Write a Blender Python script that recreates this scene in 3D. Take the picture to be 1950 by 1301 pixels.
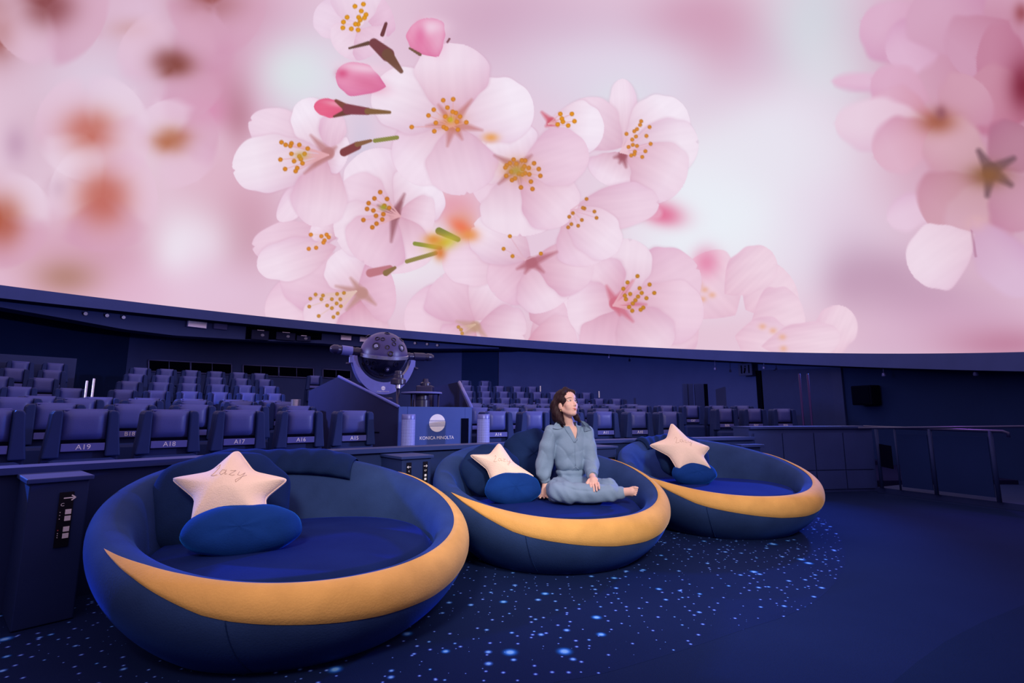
import bpy, bmesh, math, random
import numpy as np
from mathutils import Vector, Matrix

for _o in list(bpy.data.objects):
    bpy.data.objects.remove(_o, do_unlink=True)
scene = bpy.context.scene
COL = scene.collection
random.seed(7)

# ------------------------------------------------------------------ camera
F_PX, CX, CY = 950.0, 975.0, 650.5          # focal length and centre in a 1950 x 1301 frame
CAM_H, HORIZON = 1.05, 790.0
PITCH = math.atan((HORIZON - CY) / F_PX)
cam_data = bpy.data.cameras.new('camera')
cam_data.sensor_width = 36.0
cam_data.lens = F_PX / 1950.0 * 36.0
cam_data.clip_start, cam_data.clip_end = 0.05, 100.0
cam = bpy.data.objects.new('camera', cam_data)
COL.objects.link(cam)
cam.location = (0, 0, CAM_H)
cam.rotation_euler = (math.pi / 2 + PITCH, 0, 0)
scene.camera = cam

# ------------------------------------------------------------------ world, view, lamps
world = bpy.data.worlds.new('world'); scene.world = world
world.use_nodes = True
world.node_tree.nodes['Background'].inputs[0].default_value = (0.004, 0.006, 0.02, 1)
world.node_tree.nodes['Background'].inputs[1].default_value = 0.0
scene.view_settings.view_transform = 'Standard'
scene.view_settings.look = 'None'
scene.view_settings.gamma = 1.0
scene.view_settings.use_curve_mapping = False
scene.view_settings.exposure = 0.0

def spot(name, loc, target, power, color, angle, radius=0.25, blend=0.6):
    d = bpy.data.lights.new(name, 'SPOT')
    d.energy, d.color, d.spot_size, d.spot_blend, d.shadow_soft_size = power, color, math.radians(angle), blend, radius
    o = bpy.data.objects.new(name, d); COL.objects.link(o)
    o.location = loc
    v = Vector(target) - Vector(loc)
    o.rotation_euler = v.to_track_quat('-Z', 'Y').to_euler()
    return o
spot('added_key_spot', (1.4, -0.2, 2.9), (0.9, 4.4, 0.5), 700, (1.0, 0.95, 0.86), 58, 0.35, 0.9)  # key spots added behind the camera to brighten sofas, pillows and woman
spot('added_key_spot', (-0.7, -0.6, 3.0), (-0.75, 3.0, 0.6), 460, (1.0, 0.9, 0.82), 38, 0.35, 1.0)
# unseen blue wash spots, added to brighten the audience and back wall
spot('added_wash_spot', (6.6, 5.6, 2.35), (-6.4, 8.2, 1.4), 1500, (0.42, 0.46, 1.0), 46, 0.15, 1.0)
spot('added_wash_spot', (-8.4, 5.2, 3.1), (1.6, 15.0, 2.2), 2000, (0.42, 0.46, 1.0), 66, 0.15, 0.9)
# unseen blue and purple spots, added at the sides to tint sofas and floor
spot('added_rim_spot', (-8.6, 4.9, 3.2), (-1.35, 2.75, 0.5), 3200, (0.03, 0.17, 1.0), 21, 0.15, 0.8)
spot('added_rim_spot', (6.4, 8.6, 2.7), (1.4, 4.6, 0.5), 1900, (0.03, 0.17, 1.0), 44, 0.15, 0.8)
spot('added_rim_spot', (6.0, 6.9, 2.5), (4.4, 4.3, 0.0), 140, (0.40, 0.08, 1.0), 60, 0.2, 1.0)

# ------------------------------------------------------------------ pixel helpers (a pixel gives a direction only)
CT, ST = math.cos(PITCH), math.sin(PITCH)
CAMP = np.array([0, 0, CAM_H])
def ray(px, py):
    a, b = (px - CX) / F_PX, -(py - CY) / F_PX
    return np.array([a, CT - b * ST, ST + b * CT])
def at_y(px, py, Y):
    d = ray(px, py); return CAMP + d * (Y / d[1])
def at_z(px, py, z):
    d = ray(px, py); return CAMP + d * ((z - CAM_H) / d[2])
def proj(P):
    P = np.asarray(P, float); z = P[..., 2] - CAM_H
    d = P[..., 1] * CT + z * ST; u = -P[..., 1] * ST + z * CT
    d = np.where(np.abs(d) < 1e-6, 1e-6, d)
    return CX + F_PX * P[..., 0] / d, CY - F_PX * u / d, d
# seating is laid out on arcs about this point (rows, parapet and sofas share it)
ROW_C = np.array([6.430, -4.769]); ROW_A = 13.70
def on_arc(px, R, z):
    """point of the circle of radius R about ROW_C, at height z, seen in column px"""
    k = (px - CX) / F_PX; zz = (z - CAM_H) * ST
    # x = k*(y*CT+zz)
    a = 1 + (k * CT) ** 2; x0 = k * zz - ROW_C[0]
    b = 2 * (k * CT * x0 - ROW_C[1]); c = x0 * x0 + ROW_C[1] ** 2 - R * R
    y = (-b + math.sqrt(max(b * b - 4 * a * c, 0))) / (2 * a)
    return np.array([k * (y * CT + zz), y, z])
def arc_dir(P):
    """unit vector from P towards the arc centre (the way the audience faces)"""
    d = ROW_C - P[:2]; return d / np.hypot(*d)
def yaw_of(front):   # yaw that turns local -Y to 'front'
    return math.atan2(front[0], -front[1])
# dome
DC = np.array([-1.823, 7.825, 2.743]); DR = 9.0
TAU, PHI = 0.137, -0.94
DN = np.array([math.sin(TAU) * math.cos(PHI), math.sin(TAU) * math.sin(PHI), math.cos(TAU)])
DE1 = np.array([math.cos(TAU) * math.cos(PHI), math.cos(TAU) * math.sin(PHI), -math.sin(TAU)])
DE2 = np.cross(DN, DE1)
def on_cyl(px, py, R):
    """far hit of a pixel ray with the vertical cylinder of radius R about the dome centre"""
    d = ray(px, py); o = CAMP[:2] - DC[:2]
    a = d[0] ** 2 + d[1] ** 2; b = 2 * (o @ d[:2]); c = o @ o - R * R
    t = (-b + math.sqrt(b * b - 4 * a * c)) / (2 * a)
    return CAMP + d * t

# ------------------------------------------------------------------ materials
def srgb(r, g, b):
    f = lambda c: (c / 255 / 12.92) if c / 255 <= 0.04045 else ((c / 255 + 0.055) / 1.055) ** 2.4
    return (f(r), f(g), f(b), 1.0)
def mat(name, color, rough=0.7, metal=0.0, spec=0.3, sheen=0.0, sheen_tint=None, vary=0.12, scale=14.0, bump=0.0, bump_scale=120.0):
    m = bpy.data.materials.new(name); m.use_nodes = True
    nt = m.node_tree; b = nt.nodes['Principled BSDF']
    tc = nt.nodes.new('ShaderNodeTexCoord')
    nz = nt.nodes.new('ShaderNodeTexNoise'); nz.inputs['Scale'].default_value = scale; nz.inputs['Detail'].default_value = 4
    nt.links.new(tc.outputs['Object'], nz.inputs['Vector'])
    mx = nt.nodes.new('ShaderNodeMix'); mx.data_type = 'RGBA'
    c = color[:3]
    mx.inputs[6].default_value = (*[max(v * (1 - vary), 0) for v in c], 1)
    mx.inputs[7].default_value = (*[min(v * (1 + vary), 1) for v in c], 1)
    nt.links.new(nz.outputs['Fac'], mx.inputs[0]); nt.links.new(mx.outputs[2], b.inputs['Base Color'])
    b.inputs['Roughness'].default_value = rough; b.inputs['Metallic'].default_value = metal
    b.inputs['Specular IOR Level'].default_value = spec
    if sheen:
        b.inputs['Sheen Weight'].default_value = sheen; b.inputs['Sheen Roughness'].default_value = 0.35
        b.inputs['Sheen Tint'].default_value = (*(sheen_tint or c)[:3], 1)
    if bump:
        n2 = nt.nodes.new('ShaderNodeTexNoise'); n2.inputs['Scale'].default_value = bump_scale; n2.inputs['Detail'].default_value = 5
        nt.links.new(tc.outputs['Object'], n2.inputs['Vector'])
        bp = nt.nodes.new('ShaderNodeBump'); bp.inputs['Strength'].default_value = bump; bp.inputs['Distance'].default_value = 0.01
        nt.links.new(n2.outputs['Fac'], bp.inputs['Height']); nt.links.new(bp.outputs['Normal'], b.inputs['Normal'])
    return m
M = {}
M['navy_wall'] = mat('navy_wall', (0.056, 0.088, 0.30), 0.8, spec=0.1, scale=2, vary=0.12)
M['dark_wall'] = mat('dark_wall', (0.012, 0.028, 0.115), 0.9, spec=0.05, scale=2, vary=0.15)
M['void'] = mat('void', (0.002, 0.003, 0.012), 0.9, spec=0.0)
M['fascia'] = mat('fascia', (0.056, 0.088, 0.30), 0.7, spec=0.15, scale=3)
M['parapet'] = mat('parapet', (0.0145, 0.031, 0.130), 0.6, spec=0.2, scale=5)
M['parapet_cap'] = mat('parapet_cap', (0.022, 0.042, 0.17), 0.5, spec=0.25, scale=5)
M['counter'] = mat('counter_painted_light', (0.030, 0.055, 0.21), 0.6, spec=0.2, scale=5)  # parapet tone lightened to stand in for stronger light on the counter
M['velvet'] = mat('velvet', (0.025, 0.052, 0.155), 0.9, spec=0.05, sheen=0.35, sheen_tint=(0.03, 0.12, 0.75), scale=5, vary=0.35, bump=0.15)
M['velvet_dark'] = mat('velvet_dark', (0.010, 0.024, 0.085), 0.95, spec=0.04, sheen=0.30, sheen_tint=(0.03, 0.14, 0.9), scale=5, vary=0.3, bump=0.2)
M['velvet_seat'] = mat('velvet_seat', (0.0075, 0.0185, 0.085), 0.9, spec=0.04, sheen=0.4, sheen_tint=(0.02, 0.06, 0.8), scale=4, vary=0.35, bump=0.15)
M['velvet_blue'] = mat('velvet_blue', (0.007, 0.038, 0.20), 0.9, spec=0.05, sheen=0.9, sheen_tint=(0.02, 0.22, 1.0), scale=7, vary=0.3, bump=0.2)
M['yellow'] = mat('yellow_velvet', (0.66, 0.355, 0.105), 0.85, spec=0.1, sheen=0.3, sheen_tint=(1, 0.75, 0.4), scale=9, vary=0.2, bump=0.2)
M['cream'] = mat('cream_plush', (0.92, 0.70, 0.58), 0.95, spec=0.05, sheen=0.4, sheen_tint=(1, 0.9, 0.8), scale=16, vary=0.05, bump=0.35, bump_scale=160)
M['stitch'] = mat('stitch_thread', (0.58, 0.41, 0.34), 0.8)
M['shell'] = mat('seat_shell', (0.0135, 0.032, 0.150), 0.55, spec=0.2, scale=6)
M['pad'] = mat('seat_leather', (0.055, 0.080, 0.34), 0.40, spec=0.45, scale=9, bump=0.1)
M['slot'] = mat('seat_slot', (0.003, 0.004, 0.016), 0.9, spec=0.0)
M['plate'] = mat('seat_plate', (0.095, 0.115, 0.42), 0.5, spec=0.3)
M['white'] = mat('white_print', (0.85, 0.85, 1.0), 0.6)
M['console'] = mat('console_panel', (0.040, 0.085, 0.34), 0.5, spec=0.3, scale=4)
M['console_dark'] = mat('console_dark', (0.015, 0.022, 0.10), 0.6, spec=0.2, scale=4)
M['console_edge'] = mat('console_edge', (0.12, 0.15, 0.55), 0.4, spec=0.4)
M['steel_blue'] = mat('steel_blue', (0.15, 0.18, 0.55), 0.35, metal=0.2, spec=0.5)
M['steel'] = mat('steel', (0.60, 0.62, 0.85), 0.25, metal=0.8)
M['black_metal'] = mat('black_metal', (0.018, 0.018, 0.075), 0.32, spec=0.5)
M['ball_top'] = mat('ball_top', (0.050, 0.045, 0.19), 0.38, spec=0.5)
M['ball_low'] = mat('ball_low', (0.006, 0.007, 0.030), 0.25, spec=0.6)
M['glass_lens'] = mat('glass_lens', (0.25, 0.28, 0.5), 0.08, spec=0.9)
M['floor'] = mat('floor_carpet', (0.0088, 0.0185, 0.072), 0.95, spec=0.02, scale=1.2, vary=0.18, bump=0.3, bump_scale=400)
M['stage'] = mat('stage_carpet', (0.0072, 0.0165, 0.058), 0.95, spec=0.02, scale=1.2, vary=0.18, bump=0.3, bump_scale=400)
M['wood_step'] = mat('aisle_carpet', (0.010, 0.012, 0.06), 0.95, spec=0.02)
M['skin'] = mat('skin', (0.74, 0.45, 0.38), 0.55, spec=0.3, scale=20, vary=0.04)
M['hair'] = mat('hair', (0.022, 0.008, 0.013), 0.6, spec=0.22, scale=30, vary=0.5, bump=0.4, bump_scale=90)
M['cloth'] = mat('cloth', (0.205, 0.295, 0.43), 0.8, spec=0.15, sheen=0.15, sheen_tint=(.6, .7, .9), scale=12, vary=0.06, bump=0.15, bump_scale=60)
M['lips'] = mat('lips', (0.55, 0.16, 0.15), 0.4)
M['eye_dark'] = mat('eye_dark', (0.012, 0.006, 0.006), 0.2, spec=0.6)
M['eye_white'] = mat('eye_white', (0.75, 0.68, 0.68), 0.3)
M['brow'] = mat('brow', (0.07, 0.03, 0.03), 0.8)
M['rail'] = mat('rail_metal', (0.020, 0.028, 0.12), 0.35, spec=0.4)
M['purple_lit_metal'] = mat('purple_lit_metal', (0.035, 0.020, 0.12), 0.3, metal=0.6)  # pole metal tinted purple in place of purple light falling on it
M['gold'] = mat('gold', (0.9, 0.6, 0.3), 0.25, metal=1.0)
M['sign_black'] = mat('sign_black', (0.004, 0.004, 0.012), 0.4)
M['red_print'] = mat('red_print', (0.7, 0.1, 0.12), 0.6)

def perforated(name, color, hole, scale):
    m = mat(name, color, 0.45, spec=0.4); nt = m.node_tree; b = nt.nodes['Principled BSDF']
    tc = nt.nodes.new('ShaderNodeTexCoord'); mp = nt.nodes.new('ShaderNodeMapping'); mp.inputs['Scale'].default_value = (scale, scale, scale)
    ck = nt.nodes.new('ShaderNodeTexVoronoi'); ck.inputs['Randomness'].default_value = 0.0; ck.inputs['Scale'].default_value = 1.0
    nt.links.new(tc.outputs['UV'], mp.inputs[0]); nt.links.new(mp.outputs[0], ck.inputs['Vector'])
    gt = nt.nodes.new('ShaderNodeMath'); gt.operation = 'GREATER_THAN'; gt.inputs[1].default_value = 0.36
    nt.links.new(ck.outputs['Distance'], gt.inputs[0])
    mx = nt.nodes.new('ShaderNodeMix'); mx.data_type = 'RGBA'
    mx.inputs[6].default_value = (*hole, 1); mx.inputs[7].default_value = (*color, 1)
    nt.links.new(gt.outputs[0], mx.inputs[0]); nt.links.new(mx.outputs[2], b.inputs['Base Color'])
    return m
M['mesh_grille'] = perforated('mesh_grille', (0.36, 0.43, 1.0), (0.10, 0.12, 0.40), 60)

def star_carpet():
    m = mat('star_carpet', (0.0086, 0.0180, 0.078), 0.95, spec=0.02, scale=1.5, vary=0.2, bump=0.3, bump_scale=400)
    nt = m.node_tree; b = nt.nodes['Principled BSDF']; N = nt.nodes.new; Lk = nt.links.new
    old = b.inputs['Base Color'].links[0].from_socket
    tc = N('ShaderNodeTexCoord'); cur = old
    for sc, rad, keep, colr, off in ((4.2, 0.24, 0.45, (0.02, 0.22, 1.0), 0), (8.0, 0.24, 0.42, (0.06, 0.22, 1.0), 3.1), (15.0, 0.26, 0.45, (0.08, 0.12, 0.9), 7.7)):
        mp = N('ShaderNodeMapping'); mp.inputs['Location'].default_value = (off, off * 1.7, 0)
        Lk(tc.outputs['Object'], mp.inputs[0])
        v = N('ShaderNodeTexVoronoi'); v.voronoi_dimensions = '2D'; v.inputs['Scale'].default_value = sc
        Lk(mp.outputs[0], v.inputs['Vector'])
        sp = N('ShaderNodeSeparateColor'); Lk(v.outputs['Color'], sp.inputs[0])
        # radius of this star: depends on the cell's random colour, some cells are empty
        k = N('ShaderNodeMapRange'); k.inputs['From Min'].default_value = keep; k.inputs['From Max'].default_value = 1.0
        k.inputs['To Min'].default_value = 0.0; k.inputs['To Max'].default_value = rad; k.clamp = True
        Lk(sp.outputs[0], k.inputs['Value'])
        core = N('ShaderNodeMath'); core.operation = 'DIVIDE'; Lk(v.outputs['Distance'], core.inputs[0])
        ad = N('ShaderNodeMath'); ad.operation = 'ADD'; ad.inputs[1].default_value = 1e-4; Lk(k.outputs[0], ad.inputs[0])
        Lk(ad.outputs[0], core.inputs[1])
        fall = N('ShaderNodeMapRange'); fall.interpolation_type = 'SMOOTHSTEP'
        fall.inputs['From Min'].default_value = 1.0; fall.inputs['From Max'].default_value = 0.15
        fall.inputs['To Min'].default_value = 0.0; fall.inputs['To Max'].default_value = 1.0
        Lk(core.outputs[0], fall.inputs['Value'])
        pw = N('ShaderNodeMath'); pw.operation = 'POWER'; pw.inputs[1].default_value = 2.2; Lk(fall.outputs[0], pw.inputs[0])
        p4 = N('ShaderNodeMath'); p4.operation = 'POWER'; p4.inputs[1].default_value = 9.0; Lk(fall.outputs[0], p4.inputs[0])
        mx = N('ShaderNodeMix'); mx.data_type = 'RGBA'; mx.inputs[7].default_value = (*colr, 1)  # soft halo of each star mixed into the base colour
        Lk(pw.outputs[0], mx.inputs[0]); Lk(cur, mx.inputs[6])
        m2 = N('ShaderNodeMix'); m2.data_type = 'RGBA'; m2.inputs[7].default_value = (0.22, 0.52, 1.0, 1)
        Lk(p4.outputs[0], m2.inputs[0]); Lk(mx.outputs[2], m2.inputs[6]); cur = m2.outputs[2]
    Lk(cur, b.inputs['Base Color'])
    return m
M['star_carpet'] = star_carpet()

# ------------------------------------------------------------------ object helpers
def link(o, parent=None):
    COL.objects.link(o)
    if parent is not None: o.parent = parent
    return o
def mesh_obj(name, verts, faces, m, parent=None, smooth=True):
    me = bpy.data.meshes.new(name)
    me.from_pydata([tuple(map(float, v)) for v in verts], [], [tuple(map(int, f)) for f in faces])
    if m: me.materials.append(m)
    if smooth: me.polygons.foreach_set('use_smooth', [True] * len(me.polygons))
    me.update()
    return link(bpy.data.objects.new(name, me), parent)
def bm_obj(name, bm, m, parent=None, smooth=False):
    me = bpy.data.meshes.new(name); bmesh.ops.recalc_face_normals(bm, faces=bm.faces); bm.to_mesh(me); bm.free()
    if m: me.materials.append(m)
    if smooth: me.polygons.foreach_set('use_smooth', [True] * len(me.polygons))
    return link(bpy.data.objects.new(name, me), parent)
def tag(o, label=None, cat=None, group=None, kind=None):
    if label: o['label'] = label
    if cat: o['category'] = cat
    if group: o['group'] = group
    if kind: o['kind'] = kind
    return o
def thing(name, label, cat, loc=(0, 0, 0), rz=0.0, group=None):
    o = bpy.data.objects.new(name, None); COL.objects.link(o); o.empty_display_size = 0.1
    o.location = tuple(map(float, loc)); o.rotation_euler = (0, 0, rz)
    return tag(o, label, cat, group)
def copy_tree(o, parent=None):
    c = o.copy(); COL.objects.link(c)
    if parent is not None: c.parent = parent
    for ch in list(o.children): copy_tree(ch, c)
    return c
def bm_box(bm, c, s, rot=None, bevel=0.0, seg=2):
    r = bmesh.ops.create_cube(bm, size=1.0)
    vs = r['verts']
    bmesh.ops.scale(bm, vec=s, verts=vs)
    if bevel:
        es = list({e for v in vs for e in v.link_edges})
        rb = bmesh.ops.bevel(bm, geom=es, offset=bevel, segments=seg, affect='EDGES', profile=0.5)
        vs = list({v for f in rb['faces'] for v in f.verts} | set(v for v in vs if v.is_valid))
    if rot is not None: bmesh.ops.rotate(bm, cent=(0, 0, 0), matrix=rot, verts=vs)
    bmesh.ops.translate(bm, vec=c, verts=vs)
    return vs
def box_obj(name, c, s, m, parent=None, rot=None, bevel=0.0, seg=2):
    bm = bmesh.new(); bm_box(bm, c, s, rot, bevel, seg); return bm_obj(name, bm, m, parent)
def lathe(name, prof, m, parent=None, n=40, origin=(0, 0, 0), axis=None, smooth=True, uv=False):
    """prof: (r,z) list; revolved about 'axis' (default +Z) through origin"""
    R = Vector((0, 0, 1)).rotation_difference(Vector(axis).normalized()).to_matrix() if axis is not None else Matrix.Identity(3)
    V = []; Fc = []
    k = len(prof)
    for i in range(n):
        a = 2 * math.pi * i / n
        for r, z in prof:
            V.append(R @ Vector((r * math.cos(a), r * math.sin(a), z)) + Vector(origin))
    for i in range(n):
        for j in range(k - 1):
            a, b = i * k + j, ((i + 1) % n) * k + j
            Fc.append((a, b, b + 1, a + 1))
    if prof[0][0] > 1e-4: Fc.append([i * k for i in range(n)][::-1])
    if prof[-1][0] > 1e-4: Fc.append([i * k + k - 1 for i in range(n)])
    o = mesh_obj(name, V, Fc, m, parent, False)
    me = o.data
    if smooth:
        me.polygons.foreach_set('use_smooth', [len(p.vertices) == 4 for p in me.polygons])
        me.set_sharp_from_angle(angle=math.radians(40))
    if uv:
        ul = me.uv_layers.new(name='UVMap'); tot = sum(math.dist(prof[j], prof[j + 1]) for j in range(k - 1))
        for p in me.polygons:
            if len(p.vertices) != 4: continue
            for li in p.loop_indices:
                vi = me.loops[li].vertex_index; i, j = divmod(vi, k)
                if i == 0 and max(me.loops[l].vertex_index // k for l in p.loop_indices) == n - 1: i = n
                ul.data[li].uv = (i / n * 2 * math.pi * max(q[0] for q in prof), prof[j][1])
    return o
def tube(name, pts, r, m, parent=None, n=8, closed=False):
    pts = [Vector(tuple(map(float, p))) for p in pts]; V = []; Fc = []
    rr = r if hasattr(r, '__len__') else [r] * len(pts)
    prev = None
    for i, p in enumerate(pts):
        t = (pts[min(i + 1, len(pts) - 1)] - pts[max(i - 1, 0)]).normalized()
        u = t.orthogonal().normalized() if prev is None else (prev - t * prev.dot(t)).normalized()
        prev = u; w = t.cross(u)
        for j in range(n):
            a = 2 * math.pi * j / n
            V.append(p + (u * math.cos(a) + w * math.sin(a)) * rr[i])
    for i in range(len(pts) - 1):
        for j in range(n):
            Fc.append((i * n + j, i * n + (j + 1) % n, (i + 1) * n + (j + 1) % n, (i + 1) * n + j))
    Fc.append(tuple(range(n))[::-1]); Fc.append(tuple((len(pts) - 1) * n + j for j in range(n)))
    return mesh_obj(name, V, Fc, m, parent)
_tc = {}
def text_mesh(s, size, ext=0.001):
    key = (s, size)
    if key in _tc: return _tc[key]
    cu = bpy.data.curves.new('text', 'FONT'); cu.body = s; cu.size = size; cu.extrude = ext; cu.resolution_u = 3
    cu.align_x = 'CENTER'; cu.align_y = 'CENTER'
    o = bpy.data.objects.new('text', cu); COL.objects.link(o)
    bpy.context.view_layer.update()
    me = bpy.data.meshes.new_from_object(o.evaluated_get(bpy.context.evaluated_depsgraph_get()))
    bpy.data.objects.remove(o); _tc[key] = me
    return me
def text_obj(name, s, size, m, parent=None, loc=(0, 0, 0), rot=(math.pi / 2, 0, 0)):
    me = text_mesh(s, size).copy(); me.materials.clear(); me.materials.append(m)
    o = link(bpy.data.objects.new(name, me), parent); o.location = loc; o.rotation_euler = rot
    return o
def arc_wall(name, pts, z0, z1, th, m, parent=None, centre=ROW_C, cap=None):
    """solid curved wall along plan points (front face), thickness th away from the centre"""
    V = []; Fc = []
    n = len(pts)
    zz0 = z0 if hasattr(z0, '__len__') else [z0] * n
    zz1 = z1 if hasattr(z1, '__len__') else [z1] * n
    for i, p in enumerate(pts):
        p = np.array(p[:2], float); d = (p - centre) / np.hypot(*(p - centre)); q = p + d * th
        V += [(p[0], p[1], zz0[i]), (p[0], p[1], zz1[i]), (q[0], q[1], zz1[i]), (q[0], q[1], zz0[i])]
    for i in range(n - 1):
        a, b = 4 * i, 4 * i + 4
        for j in range(4): Fc.append((a + j, b + j, b + (j + 1) % 4, a + (j + 1) % 4))
    Fc.append((0, 1, 2, 3)); Fc.append((4 * n - 1, 4 * n - 2, 4 * n - 3, 4 * n - 4))
    o = mesh_obj(name, V, Fc, m, parent, False)
    bm = bmesh.new(); bm.from_mesh(o.data); bmesh.ops.recalc_face_normals(bm, faces=bm.faces); bm.to_mesh(o.data); bm.free()
    return o
def arc_pts(R, a0, a1, n, centre=ROW_C):
    return [centre + R * np.array([math.cos(a), math.sin(a)]) for a in np.linspace(a0, a1, n)]
def ang(P, centre=ROW_C):
    return math.atan2(P[1] - centre[1], P[0] - centre[0])

# ------------------------------------------------------------------ the picture shown on the dome
def lin(c):
    c = np.asarray(c, float) / 255.0
    return np.where(c <= 0.04045, c / 12.92, ((c + 0.055) / 1.055) ** 2.4)
class Painter:
    """paints in the picture's own coordinates (x, y); every mark is a soft-edged shape"""
    def __init__(s, x, y, base):
        s.x, s.y = x, y; s.c = np.tile(np.asarray(base, float), (len(x), 1))
    def _sel(s, x0, x1, y0, y1):
        return np.nonzero((s.x > x0) & (s.x < x1) & (s.y > y0) & (s.y < y1))[0]
    def _mix(s, i, a, col):
        s.c[i] += (np.asarray(col, float) - s.c[i]) * a[:, None]
    def blob(s, cx, cy, sx, sy, col, a=1.0, rot=0.0, hard=1.0):
        R = 3.2 * max(sx, sy); i = s._sel(cx - R, cx + R, cy - R, cy + R)
        dx, dy = s.x[i] - cx, s.y[i] - cy; c, n = math.cos(rot), math.sin(rot)
        q = ((dx * c + dy * n) / sx) ** 2 + ((dy * c - dx * n) / sy) ** 2
        s._mix(i, a * np.exp(-0.5 * q ** hard), col)
    def petal(s, bx, by, tx, ty, w, c0=(206, 150, 172), c1=(240, 218, 234), soft=2.0, fat=0.62, notch=0.0, a=1.0, vein=1.4, edge=3.5, seed=0):
        L = math.hypot(tx - bx, ty - by); R = max(L, w) + w + 10
        m_ = w + soft + 8; i = s._sel(min(bx, tx) - m_, max(bx, tx) + m_, min(by, ty) - m_, max(by, ty) + m_)
        ux, uy = (tx - bx) / L, (ty - by) / L
        dx, dy = s.x[i] - bx, s.y[i] - by
        u = (dx * ux + dy * uy) / L; v = (-dx * uy + dy * ux)
        wob = 1 + 0.05 * np.sin(8 * u + 1.7 * seed + np.sign(v)) + 0.035 * np.sin(5 * v / w + 17 * u + 2.1 * seed + bx * .1)
        uu = np.clip(u, 0, 1)
        pk = 0.60   # widest place: obovate petal with a round tip
        hw = w * wob * np.where(uu < pk, np.sin(np.pi / 2 * uu / pk) ** 0.85, np.sqrt(np.clip(1 - ((uu - pk) / (1 - pk)) ** 2, 0, 1)))
        d = hw - np.abs(v)
        if notch: d = np.minimum(d, (1 - u) * L * 1.2 + np.abs(v) * 1.3 - notch)
        d = np.minimum(d, np.minimum(u * L + soft, (1 - u) * L + soft * .5)); d = np.where((u < 0) | (u > 1), np.minimum(d, -np.abs(v) * .5 - np.where(u < 0, -u, u - 1) * L), d)
        al = np.clip(d / soft + 0.5, 0, 1); al = al * al * (3 - 2 * al)
        t = np.clip(uu * 1.35, 0, 1) ** 0.75
        col = np.asarray(c0, float) * (1 - t[:, None]) + np.asarray(c1, float) * t[:, None]
        col = col + (vein * (np.sin(v / w * 11 + 2 * np.sin(u * 5 + seed)) + .6 * np.sin(v / w * 27 + 3 * u)) * (1 - 0.5 * uu))[:, None] * np.array([1.0, 1.2, 1.0])
        col = col - (edge * np.exp(-np.clip(d, 0, 99) / 5.0))[:, None] * np.array([0.6, 1.4, 1.0])
        col = col - (10 * np.clip(v / w * (1 if seed % 2 else -1), 0, 1) ** 1.5)[:, None] * np.array([0.7, 1.5, 1.0])
        k = (a * al)[:, None]
        s.c[i] += (col - s.c[i]) * k
    def line(s, x0, y0, x1, y1, w, col, a=1.0, w1=None, soft=1.2):
        L = math.hypot(x1 - x0, y1 - y0) + 1e-6; W = max(w, w1 or w) + 3
        i = s._sel(min(x0, x1) - W, max(x0, x1) + W, min(y0, y1) - W, max(y0, y1) + W)
        ux, uy = (x1 - x0) / L, (y1 - y0) / L; dx, dy = s.x[i] - x0, s.y[i] - y0
        u = np.clip((dx * ux + dy * uy) / L, 0, 1); dist = np.hypot(dx - u * L * ux, dy - u * L * uy)
        hw = w + ((w1 if w1 is not None else w) - w) * u
        al = np.clip((hw - dist) / soft + 0.5, 0, 1)
        s._mix(i, a * al, col)
    def dot(s, x, y, r, col=(222, 140, 40)):
        i = s._sel(x - r - 3, x + r + 3, y - r - 3, y + r + 3)
        d = np.hypot(s.x[i] - x, s.y[i] - y)
        al = np.clip((r - d) / 1.6 + 0.5, 0, 1)
        dk = np.clip((d / r) ** 2, 0, 1)[:, None]
        col = np.asarray(col, float) * (1 - 0.18 * dk)
        s.c[i] += (col - s.c[i]) * al[:, None]
    def stamens(s, cx, cy, tips, col=(222, 138, 40), fil=(226, 170, 178), r=4.4):
        for tx, ty in tips:
            s.line(cx, cy, tx, ty, 1.5, fil, 0.75, 0.9)
        for tx, ty in tips: s.dot(tx, ty, r, col)

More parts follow.
